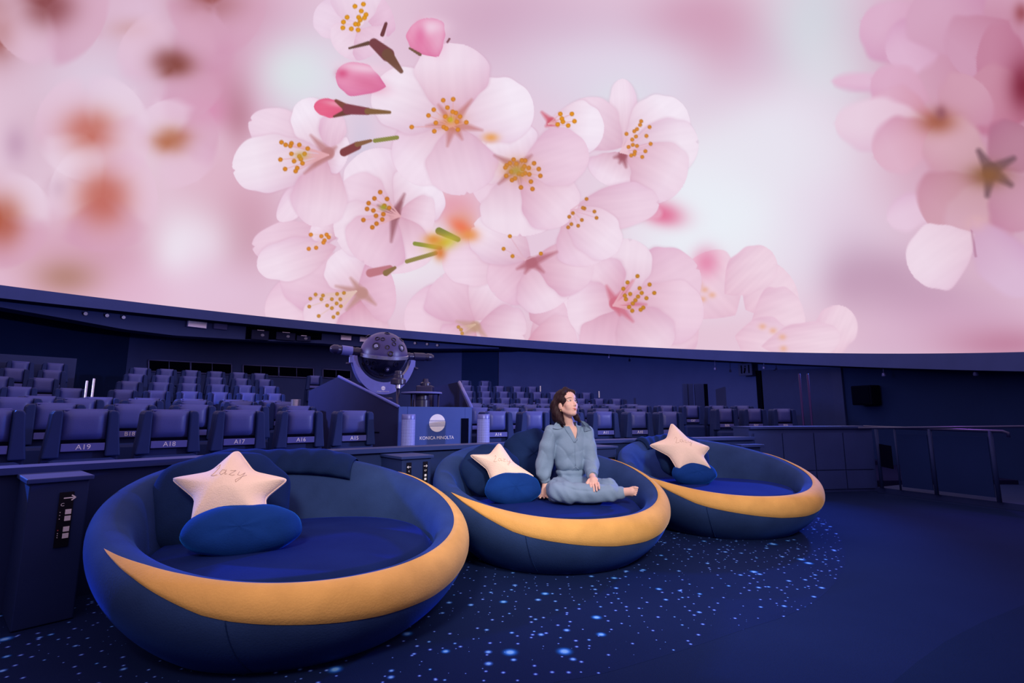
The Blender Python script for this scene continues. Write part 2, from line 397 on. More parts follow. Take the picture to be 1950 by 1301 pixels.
def paint_blossoms(x, y):
    P = Painter(x, y, (229, 200, 220))
    B = P.blob
    # --- out-of-focus background
    for b in [
        (60, 60, 150, 90, (206, 165, 186), .8), (300, 60, 120, 90, (208, 160, 184), .7), (190, 170, 90, 80, (222, 206, 226), .9),
        (340, 190, 60, 110, (226, 206, 226), .8), (90, 340, 90, 60, (226, 200, 220), .7), (60, 300, 40, 60, (212, 178, 200), .6),
        (470, 60, 90, 80, (206, 150, 180), .8), (430, 160, 85, 55, (204, 138, 168), .85), (395, 215, 55, 22, (214, 130, 172), .7),
        (520, 110, 60, 60, (214, 165, 192), .7), (455, 225, 22, 45, (176, 110, 130), .75), (590, 150, 70, 75, (224, 222, 236), .9),
        (560, 140, 45, 40, (220, 228, 232), .8), (280, 20, 60, 30, (222, 190, 214), .8), (250, 55, 30, 14, (200, 150, 150), .5),
        (230, 330, 120, 60, (230, 204, 220), .7), (100, 240, 60, 40, (214, 178, 198), .6), (430, 400, 70, 60, (204, 140, 164), .7),
        (440, 480, 55, 70, (188, 130, 150), .85), (400, 330, 60, 60, (222, 178, 198), .7), (80, 470, 110, 50, (214, 164, 186), .7),
        (210, 500, 90, 50, (206, 150, 174), .7), (345, 500, 34, 60, (240, 238, 247), 1.), (385, 470, 50, 60, (238, 226, 240), .8),
        (300, 560, 120, 40, (226, 182, 208), .7), (60, 560, 120, 30, (222, 174, 200), .6), (430, 560, 80, 50, (228, 196, 220), .8),
        (950, 40, 110, 70, (204, 160, 188), .8), (1060, 70, 90, 60, (212, 178, 204), .7), (1250, 80, 120, 70, (214, 190, 214), .7),
        (1370, 110, 70, 75, (204, 140, 168), .85), (1460, 110, 55, 40, (212, 165, 196), .7), (1330, 40, 80, 50, (206, 152, 180), .7),
        (1400, 200, 70, 40, (218, 178, 206), .6), (1200, 160, 110, 50, (222, 216, 234), .9), (1180, 180, 40, 30, (218, 226, 232), .7),
        (1560, 50, 75, 110, (210, 217, 226), .95), (1600, 130, 55, 60, (218, 224, 232), .9), (1500, 240, 90, 50, (228, 218, 234), .8),
        (1420, 390, 150, 120, (235, 241, 248), 1.), (1320, 420, 80, 90, (235, 240, 248), .95), (1150, 130, 140, 45, (226, 214, 232), .7), (1560, 360, 70, 110, (232, 220, 236), .9),
        (1500, 300, 120, 60, (232, 228, 240), .8), (1560, 500, 60, 70, (232, 226, 240), .9), (1620, 450, 60, 80, (226, 206, 226), .8),
        (1690, 540, 70, 60, (190, 150, 178), .9), (1620, 560, 40, 50, (184, 142, 172), .8), (1760, 580, 80, 40, (188, 148, 176), .8),
        (1830, 620, 140, 50, (206, 162, 192), .9), (1920, 655, 90, 24, (184, 118, 148), .8), (1680, 640, 60, 30, (210, 172, 202), .7),
        (1500, 620, 120, 60, (232, 204, 222), .7), (1000, 640, 500, 30, (228, 186, 204), .5), (1720, 390, 50, 50, (226, 204, 224), .8),
        # dark out-of-focus hearts
        (92, 15, 34, 26, (136, 70, 74), .95), (0, 58, 22, 36, (150, 78, 72), .9), (405, 8, 42, 22, (146, 72, 68), .9),
        (318, 112, 22, 18, (126, 58, 66), .85), (340, 128, 24, 13, (136, 74, 58), .9), (172, 248, 36, 28, (196, 112, 100), .95),
        (170, 250, 18, 14, (186, 92, 78), .7), (328, 266, 24, 17, (182, 112, 84), .95), (196, 376, 36, 38, (196, 108, 96), .95),
        (196, 376, 20, 20, (184, 90, 74), .6), (4, 420, 28, 34, (176, 88, 66), .95), (125, 528, 46, 26, (178, 130, 118), .85),
        (112, 358, 12, 14, (182, 140, 166), .7), (145, 335, 14, 12, (196, 150, 178), .6), (30, 275, 16, 24, (188, 146, 176), .6)]:
        B(*b)
    # --- right-hand cluster, softly out of focus
    for b in [(1800, 60, 110, 80, (206, 150, 180), .9), (1860, 200, 110, 90, (202, 146, 172), .9), (1800, 300, 90, 90, (212, 164, 186), .9), (1900, 400, 80, 90, (200, 152, 176), .85), (1920, 120, 70, 110, (190, 124, 152), .8)]:
        B(*b)
    for q in [(330, 120, 430, 50, 62, 1), (330, 125, 235, 70, 62, 0), (330, 130, 390, 215, 56, 1), (175, 250, 80, 195, 72, 0), (175, 250, 255, 175, 70, 2), (180, 255, 275, 305, 62, 0), (195, 375, 105, 325, 72, 2),
              (195, 375, 295, 345, 72, 0), (195, 375, 205, 480, 72, 1), (165, 255, 125, 335, 62, 2), (90, 10, 190, 65, 82, 1), (90, 15, 15, 95, 72, 0), (330, 265, 415, 250, 52, 1), (330, 265, 300, 195, 50, 2), (330, 268, 375, 345, 56, 0),
              (5, 420, 70, 350, 60, 2), (5, 420, 60, 490, 60, 1), (405, 8, 490, 60, 70, 1), (405, 8, 350, 70, 60, 1)]:
        c0 = [(222, 188, 210), (206, 156, 182), (228, 206, 224)][q[5]]
        P.petal(*q[:5], c0, tuple(np.array(c0) + 8), soft=34, vein=0, edge=0, a=.55, seed=q[5])
    for b in [(172, 248, 34, 26, (196, 112, 100), .8), (196, 376, 34, 36, (194, 106, 94), .85), (328, 266, 22, 16, (182, 112, 84), .8), (330, 120, 24, 16, (130, 66, 60), .8), (92, 12, 32, 26, (136, 70, 74), .7), (4, 420, 26, 32, (176, 88, 66), .7)]:
        B(*b)
    soft = dict(soft=17, vein=0, edge=2)
    for q in [
        (1780, 90, 1640, 40, 60, (208, 150, 180), (220, 176, 204)), (1800, 60, 1690, 110, 52, (206, 152, 182), (222, 180, 208)),
        (1860, 100, 1760, -20, 80, (204, 150, 178), (212, 164, 192)), (1920, 40, 1830, 140, 80, (192, 126, 154), (206, 154, 182)),
        (1960, 120, 1860, 110, 70, (184, 112, 142), (196, 132, 160)), (1960, 220, 1840, 170, 70, (190, 118, 146), (200, 140, 164)),
        (1740, 160, 1585, 155, 18, (222, 184, 210), (226, 186, 212)), (1770, 190, 1660, 150, 45, (212, 158, 184), (220, 172, 200)),
        (1780, 230, 1650, 210, 55, (206, 140, 160), (220, 172, 198)), (1780, 240, 1590, 235, 50, (222, 178, 200), (232, 206, 224)),
        (1790, 240, 1665, 300, 52, (208, 146, 166), (222, 178, 200)), (1800, 235, 1870, 160, 60, (204, 150, 172), (208, 156, 178)),
        (1880, 330, 1770, 250, 60, (196, 150, 160), (214, 168, 184)), (1885, 320, 1960, 250, 55, (180, 124, 146), (186, 130, 154)),
        (1800, 380, 1690, 420, 34, (224, 184, 206), (230, 200, 222)), (1870, 340, 1770, 430, 75, (192, 140, 150), (208, 158, 176)),
        (1890, 340, 1850, 470, 70, (196, 148, 156), (212, 168, 186)), (1895, 330, 1970, 430, 60, (190, 140, 158), (204, 152, 176)),
        (1850, 420, 1960, 560, 50, (206, 160, 190), (218, 184, 212))]:
        P.petal(*q[:5], q[5], q[6], seed=int(q[0]) % 7, **soft)
    P.petal(1855, 445, 1735, 520, 62, (228, 196, 214), (238, 216, 232), soft=4, vein=1, fat=.75, seed=2)
    B(1785, 232, 26, 16, (168, 98, 78), .95); B(1792, 215, 8, 10, (140, 80, 96), .7); B(1860, 425, 14, 10, (226, 180, 180), .5)
    for l in [(1864, 288, 1886, 325), (1930, 302, 1886, 325), (1925, 352, 1886, 325), (1880, 372, 1886, 325)]:
        P.line(*l, 5, (112, 80, 92), .8, 13, soft=9)
    B(1882, 334, 26, 15, (140, 92, 62), .95); B(1950, 165, 20, 34, (126, 40, 62), .95); B(1945, 25, 10, 14, (150, 70, 80), .8)
    P.line(1850, 440, 1858, 488, 2, (176, 120, 150), .6, 3)
    # --- flowers behind the main cluster
    f = dict(soft=4, vein=2)
    for q in [(1400, 600, 1310, 500, 70), (1420, 590, 1500, 520, 62), (1430, 620, 1530, 590, 60), (1400, 640, 1500, 660, 50), (1330, 600, 1250, 640, 60),
              (1380, 560, 1470, 480, 44), (1560, 690, 1610, 585, 42), (1450, 660, 1600, 640, 36)]:
        P.petal(*q, (230, 190, 210), (238, 210, 226), seed=int(q[0]) % 5, **f)
    for tx, ty in [(1328, 546), (1342, 552), (1338, 570), (1356, 562), (1320, 575), (1452, 622), (1472, 630), (1490, 642), (1492, 664), (1330, 542)]:
        B(tx, ty, 5, 4, (232, 176, 150), .8)
    B(1260, 408, 22, 12, (222, 100, 140), .95, .25); B(1262, 404, 34, 18, (226, 130, 165), .6, .25); P.line(1190, 412, 1250, 406, 7, (230, 170, 196), .8, 11, soft=8)
    B(1345, 500, 18, 20, (226, 130, 168), .8); B(1157, 410, 14, 22, (222, 204, 190), .8)
    B(690, 290, 20, 60, (208, 200, 222), .7); B(840, 340, 26, 40, (230, 228, 240), .9); B(830, 470, 26, 40, (236, 228, 238), .9)
    B(760, 515, 60, 30, (236, 228, 238), .9); B(860, 390, 40, 26, (228, 160, 178), .9); B(880, 425, 18, 18, (226, 150, 130), .8)
    # --- main cluster, back petals first
    G = [
        # flower lower-left (heart 685,565)
        (690, 560, 505, 600, 60, 1), (685, 560, 535, 510, 60, 2), (690, 555, 640, 480, 46, 3), (690, 565, 600, 650, 62, 4), (690, 570, 690, 660, 50, 5),
        (680, 560, 752, 545, 62, 6),
        # flower lower middle (heart 905,620)
        (905, 615, 770, 600, 60, 1), (905, 610, 840, 525, 62, 2), (905, 610, 960, 520, 46, 3), (910, 620, 1000, 640, 52, 4), (905, 625, 850, 670, 40, 1),
        (1010, 640, 1110, 600, 56, 3), (1010, 610, 1070, 570, 52, 2), (1000, 660, 1100, 660, 60, 5),
        # right-hand bottom flower (heart 1180,580)
        (1180, 580, 1330, 510, 66, 2), (1180, 585, 1340, 600, 62, 1), (1180, 575, 1200, 455, 50, 4), (1180, 580, 1120, 505, 50, 5), (1180, 585, 1080, 590, 56, 3),
        (1180, 590, 1160, 690, 66, 2), (1185, 590, 1260, 680, 62, 4),
        # flower with heart 1010,497
        (1010, 497, 842, 500, 46, 1), (1010, 500, 940, 560, 48, 2), (1010, 500, 1060, 585, 60, 3), (1015, 495, 1130, 520, 52, 5), (1010, 490, 900, 430, 50, 4),
        # far right flower (heart 1190,285)
        (1190, 285, 1185, 150, 26, 1), (1185, 280, 1085, 205, 52, 2), (1190, 280, 1305, 205, 56, 3), (1195, 285, 1330, 270, 52, 4), (1190, 290, 1300, 355, 62, 5),
        (1180, 290, 1150, 350, 44, 1), (1040, 235, 1150, 250, 50, 3),
        # heart 1080,390 and its hanging petals
        (1090, 400, 1255, 385, 42, 2), (1085, 395, 1140, 500, 60, 1), (1080, 395, 1175, 480, 46, 3),
        # left middle (heart 620,455)
        (640, 450, 480, 470, 40, 2), (640, 470, 490, 510, 40, 3), (640, 455, 600, 420, 30, 1),
        # heart 750,405
        (750, 405, 690, 290, 62, 1), (750, 405, 640, 370, 56, 2), (755, 405, 830, 345, 60, 3), (755, 410, 825, 430, 52, 5), (750, 410, 640, 455, 56, 4),
        (750, 410, 770, 520, 66, 1), (750, 410, 690, 500, 62, 2),
        # heart 625,290 (upper left)
        (640, 300, 530, 420, 26, 1), (622, 288, 475, 228, 44, 2), (622, 285, 575, 190, 40, 3), (620, 292, 443, 325, 56, 4), (622, 295, 600, 432, 52, 5), (622, 288, 662, 300, 36, 1), (625, 285, 640, 215, 26, 6),
        # heart 985,325
        (985, 320, 930, 400, 62, 2), (985, 320, 905, 290, 52, 1), (985, 318, 970, 235, 50, 3), (990, 325, 990, 450, 76, 4), (995, 330, 1085, 420, 56, 5), (990, 320, 1120, 285, 54, 6),
        # big front flower (heart 860,230)
        (860, 235, 765, 335, 60, 1), (862, 238, 890, 370, 66, 2), (868, 232, 1015, 195, 64, 3), (858, 228, 712, 165, 62, 4), (862, 225, 860, 82, 70, 5)]
    tones = {1: ((214, 166, 186), (240, 218, 234)), 2: ((216, 170, 192), (236, 208, 226)), 3: ((222, 180, 200), (242, 226, 240)),
             4: ((216, 172, 194), (240, 222, 236)), 5: ((214, 160, 182), (238, 214, 230)), 6: ((220, 176, 198), (234, 200, 220))}
    for bx, by, tx, ty, w, k in G:
        low = min(max((ty - 300) / 330, 0), 1); tn = [tuple(np.array(c) + np.array([2, 5, 5]) * (1 - low) - np.array([3, 13, 10]) * low) for c in tones[k]]
        # a thin shade line first, so overlapping petals stay apart
        P.petal(bx, by, tx, ty, w + 2.5, (206, 158, 180), (214, 172, 196), soft=9, vein=0, edge=0, a=.30, fat=.72, seed=k)
        P.petal(bx, by, tx, ty, w, *tn, soft=2.6, fat=.72, notch=6 if k in (2, 4) else 0, seed=k)
    # top edge flower, buds, stems
    P.petal(690, 60, 600, 20, 40, (226, 190, 212), (236, 212, 232), seed=1); P.petal(690, 55, 640, 95, 40, (228, 192, 214), (238, 214, 232), seed=2)
    P.petal(700, 40, 745, 20, 44, (222, 176, 204), (232, 196, 220), seed=3); P.petal(690, 50, 670, -40, 50, (230, 200, 220), (238, 216, 234), seed=4)
    P.petal(680, 60, 720, 95, 40, (228, 190, 212), (234, 202, 224), seed=5)
    P.line(735, 45, 728, 66, 3, (110, 62, 66), 1, 4); P.line(665, 92, 702, 82, 2, (104, 74, 64), 1, 4)
    P.line(712, 82, 738, 104, 9, (120, 66, 72), 1, 13, soft=2); P.line(738, 104, 764, 136, 11, (116, 78, 66), 1, 4, soft=2)
    for bx, by, tx, ty, w, n in [(835, 108, 795, 40, 38, 1), (735, 165, 640, 140, 32, 2)]:
        P.petal(bx, by, tx, ty, w, (220, 120, 165), (232, 150, 186), soft=2, fat=.6, seed=n, edge=12)
    B(822, 52, 22, 12, (240, 214, 232), .85); B(835, 80, 10, 18, (234, 180, 208), .7); B(800, 68, 8, 16, (222, 110, 160), .7)
    B(690, 130, 34, 7, (240, 206, 226), .8, .12); B(700, 160, 26, 10, (216, 108, 150), .6, .3); B(652, 140, 8, 6, (212, 84, 130), .8)
    P.line(780, 92, 800, 104, 2, (110, 80, 60), .9, 3); P.line(852, 80, 856, 74, 2, (120, 70, 80), .9)
    P.petal(668, 210, 598, 202, 18, (222, 84, 124), (230, 104, 140), soft=2, fat=.6, seed=3, vein=1); B(640, 198, 18, 4, (238, 170, 190), .7, .2)
    P.line(640, 192, 664, 208, 3, (128, 74, 66), 1, 8, soft=2); P.line(636, 222, 664, 212, 2, (112, 70, 62), 1, 7, soft=2)
    P.line(662, 208, 700, 212, 10, (132, 66, 78), 1, 7, soft=2); P.line(700, 212, 742, 214, 6, (132, 96, 66), 1, 3, soft=2)
    P.line(655, 290, 680, 278, 8, (130, 66, 70), 1, 8, soft=2); P.line(680, 275, 706, 268, 5, (138, 96, 70), 1, 3); P.line(714, 268, 756, 262, 4, (142, 138, 76), 1, 4)
    B(935, 262, 10, 6, (232, 160, 90), .9)
    P.line(705, 520, 742, 512, 8, (190, 120, 132), 1, 7, soft=2); P.line(735, 520, 752, 510, 6, (140, 110, 76), 1, 3)
    P.line(775, 498, 830, 482, 4, (148, 134, 80), 1, 4); P.line(790, 464, 838, 472, 4, (140, 146, 70), 1, 4); P.line(836, 440, 872, 456, 7, (130, 132, 70), 1, 5)
    B(845, 462, 22, 10, (206, 190, 60), .95, -.3); B(826, 456, 12, 8, (222, 140, 60), .9); B(880, 434, 18, 9, (236, 120, 90), .95, .6); B(838, 482, 8, 10, (216, 120, 60), .9); B(893, 448, 12, 8, (230, 150, 80), .8)
    # --- hearts: dark star sepals and stamens
    def heart(cx, cy, rays, col, w=9, a=.8):
        for tx, ty in rays: P.line(cx, cy, tx, ty, w, col, a, 1.5, soft=7)
    heart(862, 236, [(835, 200), (898, 190), (812, 240), (918, 248), (852, 278), (880, 265)], (196, 128, 132), 11)
    heart(625, 292, [(592, 258), (580, 330), (640, 280), (600, 315)], (188, 128, 132), 10)
    heart(752, 408, [(770, 370), (745, 460), (720, 392), (764, 386)], (152, 92, 104), 9)
    heart(985, 318, [(942, 296), (1012, 296), (950, 350), (990, 350)], (180, 118, 130), 10)
    heart(1186, 296, [(1170, 300), (1192, 318), (1180, 310)], (160, 90, 104), 7)
    heart(1012, 500, [(1060, 480), (985, 512), (1035, 518), (1000, 520)], (178, 104, 120), 9)
    heart(1172, 578, [(1155, 545), (1205, 535), (1230, 580), (1205, 612), (1180, 600)], (206, 112, 134), 10)
    heart(690, 558, [(640, 545), (660, 590), (715, 580), (668, 530)], (190, 140, 136), 9)
    heart(905, 622, [(870, 612), (880, 640), (925, 640)], (190, 150, 130), 9, .6)
    heart(1050, 232, [(1032, 214), (1040, 240), (1062, 240)], (206, 90, 110), 7)
    rnd = random.Random(3)
    def ring(cx, cy, n, r0, r1, a0, a1):
        return [(cx + rnd.uniform(r0, r1) * math.cos(t), cy + rnd.uniform(r0, r1) * math.sin(t)) for t in np.linspace(a0, a1, n)]
    P.stamens(862, 240, [(826, 209), (816, 220), (844, 191), (863, 189), (784, 242), (827, 250), (852, 205), (830, 234), (872, 247), (845, 242), (876, 222), (868, 215), (856, 228), (888, 233), (862, 213), (848, 222), (870, 232), (850, 245)], (226, 140, 52))
    B(860, 230, 16, 12, (228, 140, 60), .5); B(858, 228, 4, 4, (196, 180, 50), .9)
    P.stamens(625, 295, [(536, 271), (544, 276), (555, 273), (553, 278), (570, 276), (586, 283), (555, 293), (534, 304), (560, 307), (570, 298), (576, 311), (543, 322), (566, 320), (563, 326), (573, 303), (580, 293)], (222, 138, 46))
    B(574, 296, 10, 6, (190, 160, 60), .6)
    P.stamens(762, 412, [(724, 366), (713, 378), (702, 387), (737, 379), (699, 398), (711, 401), (716, 411), (692, 419), (709, 433), (717, 426), (728, 418), (732, 392), (741, 396), (730, 408)], (212, 126, 48))
    B(730, 395, 5, 4, (160, 160, 50), .9)
    P.stamens(985, 325, [(1017, 311), (1026, 322), (1029, 335), (1011, 346), (1014, 360), (992, 357), (964, 335), (975, 343), (1000, 306), (978, 304), (965, 315), (1007, 320), (1008, 332), (1000, 330)] + ring(984, 322, 10, 8, 22, 0, 6), (216, 132, 54))
    B(985, 322, 20, 14, (208, 140, 70), .6); B(983, 325, 9, 6, (170, 150, 60), .7)
    P.stamens(1182, 290, [(1221, 231), (1219, 238), (1237, 242), (1213, 246), (1208, 250), (1231, 259), (1211, 260), (1239, 274), (1213, 278), (1205, 276), (1229, 288), (1209, 289), (1208, 294), (1223, 299), (1193, 255), (1204, 266), (1197, 280), (1202, 296)], (222, 140, 56), (236, 196, 210), 3.8)
    P.stamens(1045, 236, [(1067, 217), (1089, 217), (1072, 232), (1094, 231), (1082, 239), (1062, 237), (1070, 226)], (234, 150, 40))
    P.stamens(1088, 400, [(1117, 379), (1113, 397), (1110, 396), (1132, 403), (1136, 415), (1091, 406), (1084, 413), (1108, 419), (1101, 430), (1088, 427), (1082, 433)], (206, 130, 56), (226, 180, 198), 3.6)
    P.stamens(1000, 495, [(971, 450), (959, 474), (976, 488), (1030, 483)], (216, 140, 50), (222, 178, 196), 3.8)
    P.stamens(1168, 582, [(1214, 526), (1195, 538), (1187, 550), (1218, 549), (1237, 542), (1222, 558), (1246, 558), (1231, 568), (1225, 586), (1220, 590), (1200, 560), (1192, 570), (1205, 578), (1198, 585), (1204, 592), (1210, 572), (1215, 565), (1190, 563)], (206, 136, 46), (228, 170, 184), 4)
    P.stamens(678, 555, [(591, 569), (601, 561), (589, 584), (615, 563), (612, 570), (632, 570), (623, 582), (632, 587), (641, 578), (649, 583), (607, 602), (643, 597), (635, 604), (642, 560), (648, 570), (655, 558)], (206, 142, 62), (224, 190, 182), 3.6)
    P.stamens(905, 618, [(873, 623), (880, 635), (878, 628)], (206, 150, 80), (216, 180, 160), 3.4)
    P.stamens(630, 447, [(592, 447), (588, 474), (602, 472), (612, 450), (618, 458), (622, 447), (616, 462), (626, 452)], (228, 140, 56), (236, 200, 200), 4)
    P.stamens(690, 45, [(676, 12), (692, 8), (688, 21), (697, 28), (661, 33), (683, 33), (654, 42), (653, 53), (669, 55), (682, 46), (677, 46), (682, 57), (686, 38), (694, 34)], (232, 156, 40), (238, 214, 226), 4.6)
    return np.clip(P.c, 0, 255)

# ------------------------------------------------------------------ dome screen and shell of the room
def build_dome():
    al = np.concatenate([np.radians(np.arange(32, 228, 0.13)), np.radians(np.linspace(228, 392, 84))[:-1]])
    el = np.concatenate([np.radians(np.arange(0, 66, 0.155)), np.radians(np.linspace(66, 89.5, 16))])
    na, ne = len(al), len(el)
    A, E = np.meshgrid(al, el, indexing='ij')
    d = (np.cos(A) * np.cos(E))[..., None] * DE1 + (np.sin(A) * np.cos(E))[..., None] * DE2 + np.sin(E)[..., None] * DN
    V = (DC + DR * d).reshape(-1, 3)
    idx = np.arange(na * ne).reshape(na, ne)
    a, b = idx, np.roll(idx, -1, 0)
    Q = np.stack([a[:, :-1], a[:, 1:], b[:, 1:], b[:, :-1]], -1).reshape(-1, 4)
    me = bpy.data.meshes.new('ceiling')
    me.vertices.add(len(V)); me.vertices.foreach_set('co', V.astype(np.float32).ravel())
    me.loops.add(Q.size); me.loops.foreach_set('vertex_index', Q.astype(np.int32).ravel())
    me.polygons.add(len(Q)); me.polygons.foreach_set('loop_start', np.arange(0, Q.size, 4, dtype=np.int32))
    me.polygons.foreach_set('loop_total', np.full(len(Q), 4, np.int32))
    me.polygons.foreach_set('use_smooth', np.ones(len(Q), bool))
    me.update()
    # the picture: placed on the dome where the photograph shows it; beyond it goes on as soft pink bokeh
    px, py, dep = proj(V)
    front = (dep > 0.5) & (px > -500) & (px < 2450) & (py > -500) & (py < 760)
    col = np.tile(np.array([222.0, 186, 208]), (len(V), 1))
    D = d.reshape(-1, 3)
    bok = np.zeros(len(V))
    for k, (fx, fy, fz) in enumerate([(3.1, 2.2, 4.0), (6.3, 5.1, 3.7), (9.0, 11.0, 8.3)]):
        bok += np.sin(D[:, 0] * fx + k) * np.sin(D[:, 1] * fy + 2 * k) * np.sin(D[:, 2] * fz + 1.3 + k) / (k + 1)
    col += bok[:, None] * np.array([14, 24, 18])
    i = np.nonzero(front)[0]
    pc = paint_blossoms(px[i], py[i])
    out = np.maximum.reduce([np.clip(-px[i] / 400, 0, 1), np.clip((px[i] - 1950) / 400, 0, 1), np.clip(-py[i] / 400, 0, 1)])
    out = (out * out * (3 - 2 * out))[:, None]
    col[i] = pc * (1 - out) + col[i] * out
    lc = np.ones((len(V), 4), np.float32); lc[:, :3] = lin(np.clip(col, 0, 255))
    at = me.color_attributes.new('picture', 'FLOAT_COLOR', 'POINT'); at.data.foreach_set('color', lc.ravel())
    m = bpy.data.materials.new('dome_picture'); m.use_nodes = True; nt = m.node_tree
    for n in list(nt.nodes): nt.nodes.remove(n)
    o = nt.nodes.new('ShaderNodeOutputMaterial'); e = nt.nodes.new('ShaderNodeEmission'); c = nt.nodes.new('ShaderNodeVertexColor'); c.layer_name = 'picture'
    e.inputs['Strength'].default_value = 1.0
    nt.links.new(c.outputs['Color'], e.inputs['Color']); nt.links.new(e.outputs[0], o.inputs[0])
    me.materials.append(m)
    ob = link(bpy.data.objects.new('ceiling', me))
    tag(ob, 'huge dome screen filled with a glowing picture of pink cherry blossoms', kind='structure')
build_dome()

def rim_pt(a, r=DR, drop=0.0):
    return DC + r * (math.cos(a) * DE1 + math.sin(a) * DE2) - np.array([0, 0, drop])
def wall_r(t):                      # plan radius of the outer wall about the dome centre, by plan angle
    t = math.degrees(t) % 360
    return float(np.interp(t, [0, 20, 60, 100, 140, 190, 230, 280, 360], [9.5, 9.5, 10.4, 11.0, 11.6, 11.6, 10.6, 9.5, 9.5]))
def on_wall(px, py, inset=0.0):
    R = 10.0
    for _ in range(25):
        P = on_cyl(px, py, R); R = wall_r(math.atan2(P[1] - DC[1], P[0] - DC[0])) - inset
    return P
def ring_strip(name, f0, f1, m, n=180, a0=0, a1=2 * math.pi, parent=None):
    V = []; Fc = []
    for a in np.linspace(a0, a1, n + 1): V += [f0(a), f1(a)]
    for i in range(n): Fc.append((2 * i, 2 * i + 1, 2 * i + 3, 2 * i + 2))
    return mesh_obj(name, V, Fc, m, parent)
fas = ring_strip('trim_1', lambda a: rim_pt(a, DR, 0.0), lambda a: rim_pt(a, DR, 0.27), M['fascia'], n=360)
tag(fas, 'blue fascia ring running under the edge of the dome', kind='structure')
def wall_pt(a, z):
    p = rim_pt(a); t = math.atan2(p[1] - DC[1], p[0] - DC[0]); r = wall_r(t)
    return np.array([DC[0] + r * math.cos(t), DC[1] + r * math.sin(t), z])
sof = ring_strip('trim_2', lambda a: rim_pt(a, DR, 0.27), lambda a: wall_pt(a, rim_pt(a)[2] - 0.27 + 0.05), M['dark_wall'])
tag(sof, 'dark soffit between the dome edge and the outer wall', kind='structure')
def wall_part(name, px0, px1, m, label):
    """stretch of the outer wall between two picture columns (or a plan angle in radians given as a tuple)"""
    f = lambda q: q[0] if isinstance(q, tuple) else math.atan2(*(on_wall(q, 740) - DC)[[1, 0]])
    t0, t1 = f(px0), f(px1)
    V = []; Fc = []; n = 70
    for t in np.linspace(t0, t1, n + 1):
        r = wall_r(t); x, y = DC[0] + r * math.cos(t), DC[1] + r * math.sin(t)
        V += [(x, y, rim_zz(x, y) + .1), (x, y, 0.0)]
    for i in range(n): Fc.append((2 * i, 2 * i + 1, 2 * i + 3, 2 * i + 2))
    return tag(mesh_obj(name, V, Fc, m), label, kind='structure')
def rim_zz(x, y): return DC[2] - ((x - DC[0]) * DN[0] + (y - DC[1]) * DN[1]) / DN[2]
tR = math.atan2(*(on_wall(1605, 740) - DC)[[1, 0]]); tL = math.atan2(*(on_wall(236, 740) - DC)[[1, 0]])
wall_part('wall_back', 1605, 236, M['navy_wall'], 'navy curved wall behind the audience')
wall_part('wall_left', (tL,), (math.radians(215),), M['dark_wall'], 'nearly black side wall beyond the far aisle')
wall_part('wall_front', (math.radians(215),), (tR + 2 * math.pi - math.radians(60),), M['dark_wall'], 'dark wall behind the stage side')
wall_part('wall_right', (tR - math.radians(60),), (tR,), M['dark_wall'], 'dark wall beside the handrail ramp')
# floor
fl = mesh_obj('floor', [(*wall_pt(a, 0.0)[:2], 0.0) for a in np.linspace(0, 2 * math.pi, 181)[:-1]], [tuple(range(180))], M['floor'], smooth=False)
tag(fl, 'dark navy carpet of the front floor', kind='structure')
# starry carpet: a curved band under the sofas with a rounded end
def carpet_outline():
    a_start = ang(np.array([-3.6, -0.2]))
    inner = arc_pts(9.34, a_start, ang(at_z(1040, 1300, 0)), 30)
    key = [np.array(p) for p in inner[-3:]] + [at_z(*p, 0)[:2] for p in [(1140, 1285), (1240, 1257), (1330, 1229), (1420, 1198), (1490, 1176), (1545, 1150), (1582, 1119), (1605, 1085), (1610, 1055), (1596, 1018), (1565, 985), (1520, 958)]]
    turn = []
    for i in range(2, len(key) - 2):          # smooth curve through the turn
        p0, p1, p2, p3 = key[i - 1], key[i], key[i + 1], key[i + 2]
        for t in np.linspace(0, 1, 6)[:-1]:
            turn.append(0.5 * (2 * p1 + (p2 - p0) * t + (2 * p0 - 5 * p1 + 4 * p2 - p3) * t * t + (3 * p1 - p0 - 3 * p2 + p3) * t ** 3))
    outer = arc_pts(11.88, ang(at_z(1520, 955, 0)), a_start, 40)
    return [tuple(p) for p in inner[:-1] + turn + outer]
co = carpet_outline()
V = [(x, y, 0.0006) for x, y in co]; n = len(co)
sc = mesh_obj('floor_star_carpet', V, [tuple(range(n))], M['star_carpet'], smooth=False)
tag(sc, 'carpet scattered with blue and white star spots around the sofas', kind='structure')

fs = [at_z(1700, 1300, 0)[:2], at_z(1745, 1262, 0)[:2], at_z(1800, 1222, 0)[:2], at_z(1870, 1185, 0)[:2], at_z(1955, 1150, 0)[:2], np.array([3.4, 2.3]), np.array([3.2, 0.6]), np.array([1.2, 1.0])]
st_ = mesh_obj('floor_stage', [(x, y, 0.0006) for x, y in fs], [tuple(range(len(fs)))], M['stage'], smooth=False); tag(st_, 'darker carpet field at the stage side of the floor', kind='structure')

